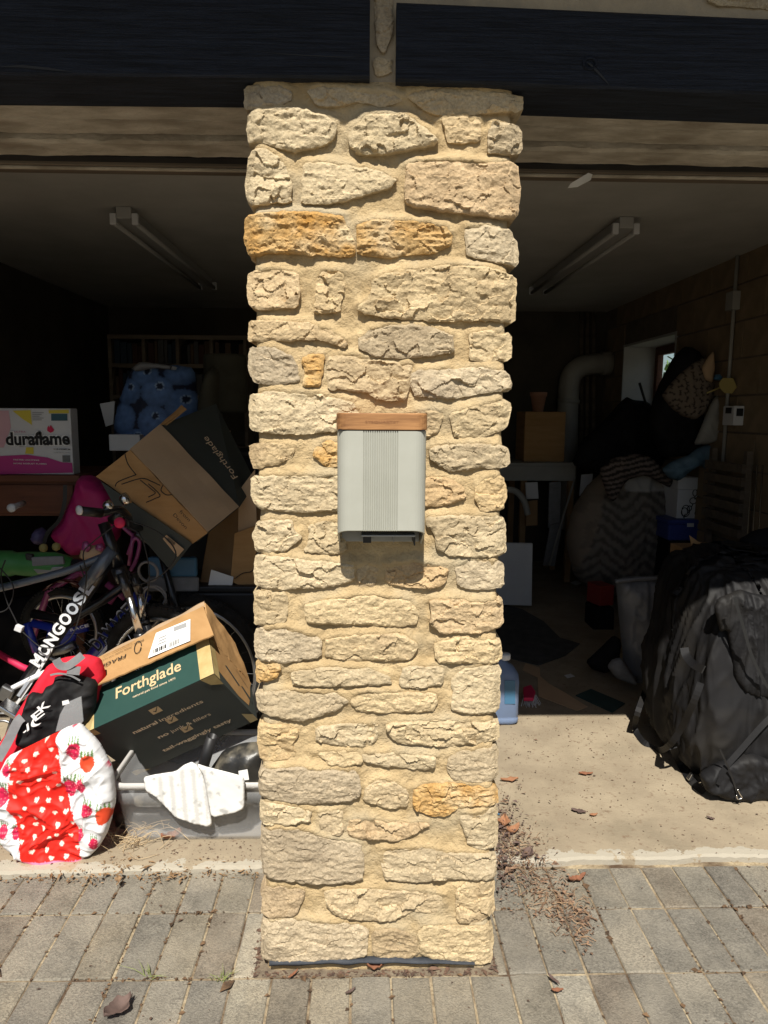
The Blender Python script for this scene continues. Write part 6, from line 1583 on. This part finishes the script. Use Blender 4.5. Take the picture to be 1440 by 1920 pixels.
scatter('joint_moss', pts, mat('joint_dirt', (.05,.032,.02), (.16,.095,.05), 45, .95, det=3), .0085, 7, 2.2)
pts = []
for i in range(260):
    x, y = rr.uniform(-1.3, 1.3), rr.uniform(-.6, .40)
    if abs(x) < .33 and y > -.05: continue
    pts.append(V(x, y, .008))
scatter('paver_crumbs', pts, M_speck, .006, 8, 3.5, .001)
pts = []
for i in range(900):                      # grit and dry moss along the slab edge on the left
    x = rr.uniform(-1.25, -.33); k = math.exp(-((x+.78)/.22)**2)
    if rr.random() > .35+.65*k: continue
    pts.append(V(x, edgeY(x)+rr.gauss(-.006, .012+.02*k), .006+rr.random()*.01+(.02 if rr.random() < .4*k else 0)))
scatter('edge_moss', pts, mat('dry_moss', (.13,.075,.035), (.33,.21,.11), 50, .95, det=3), .009, 9, 5.0)
pts = []
for i in range(500):                      # grit round the pillar foot
    a = rr.random(); pts.append(V(-.322+rr.gauss(0, .006), rr.uniform(-.03, .38), .002) if a < .35 else V(rr.uniform(-.31, .31), -.022+rr.gauss(0, .006), .002) if a < .8 else V(.31, rr.uniform(-.02, .3), .002))
scatter('foot_grit', pts, M_speck, .008, 10, 2.5)
# dry grass stems tangled beside the tub, and a weed tuft at the slab edge
gs = []
for i in range(46):
    a = atz(rr.uniform(205, 262), rr.uniform(1548, 1600), FZ); b_ = a+V(rr.uniform(-.05, .12), rr.uniform(-.05, .06), rr.uniform(.005, .07)); c = b_+V(rr.uniform(-.06, .1), rr.uniform(-.04, .04), rr.uniform(-.05, .015))
    c.z = max(FZ+.003, c.z); gs.append(tubeg(crom([a, b_, c], 4), .0009, 4))
v_, f_ = join(gs); o = mk('dry_grass', v_, f_, mat('straw', (.36,.26,.15), (.46,.35,.21), 20, .9)); tag(o, kind='stuff')
gt = []
for (cx_, cy_, n) in ((345, 1618, 26), (415, 1838, 12), (300, 1630, 8), (275, 1832, 8)):
    c0_ = atz(cx_, cy_, .004)
    for i in range(n):
        d = V(rr.gauss(0, .016), rr.gauss(0, .010), rr.uniform(.012, .034)); s = V(rr.gauss(0, .010), rr.gauss(0, .006), 0); gt.append(tubeg([c0_+s, c0_+s+d*.6, c0_+s+d+V(d.x*.4, d.y*.4, -.004)], [.0011, .0009, .0002], 4))
v_, f_ = join(gt); o = mk('weed_tufts', v_, f_, mat('weed_green', (.14,.17,.05), (.22,.24,.08), 20, .8)); tag(o, kind='stuff')

tw = []
for i in range(110):                      # thin stalks and stems mixed into the litter drift
    t = rr.random(); x = 938+t*160+rr.gauss(0, 16); y = 1590+t*150+rr.gauss(0, 26); p = atz(x, y, .008); z = FZ if p.y > edgeY(p.x) else .009
    p = atz(x, y, z); a = rr.uniform(0, 6.28); l_ = rr.uniform(.012, .045); d = V(math.cos(a)*l_, math.sin(a)*l_, rr.uniform(0, .008))
    tw.append(tubeg([p+V(0, 0, .003), p+d*.5+V(0, 0, .004+rr.uniform(0, .006)), p+d+V(0, 0, .002)], rr.uniform(.0007, .0016), 4))
v_, f_ = join(tw); o = mk('dry_twigs', v_, f_, mat('twig_brown', (.20,.12,.07), (.36,.24,.14), 30, .9)); tag(o, kind='stuff')
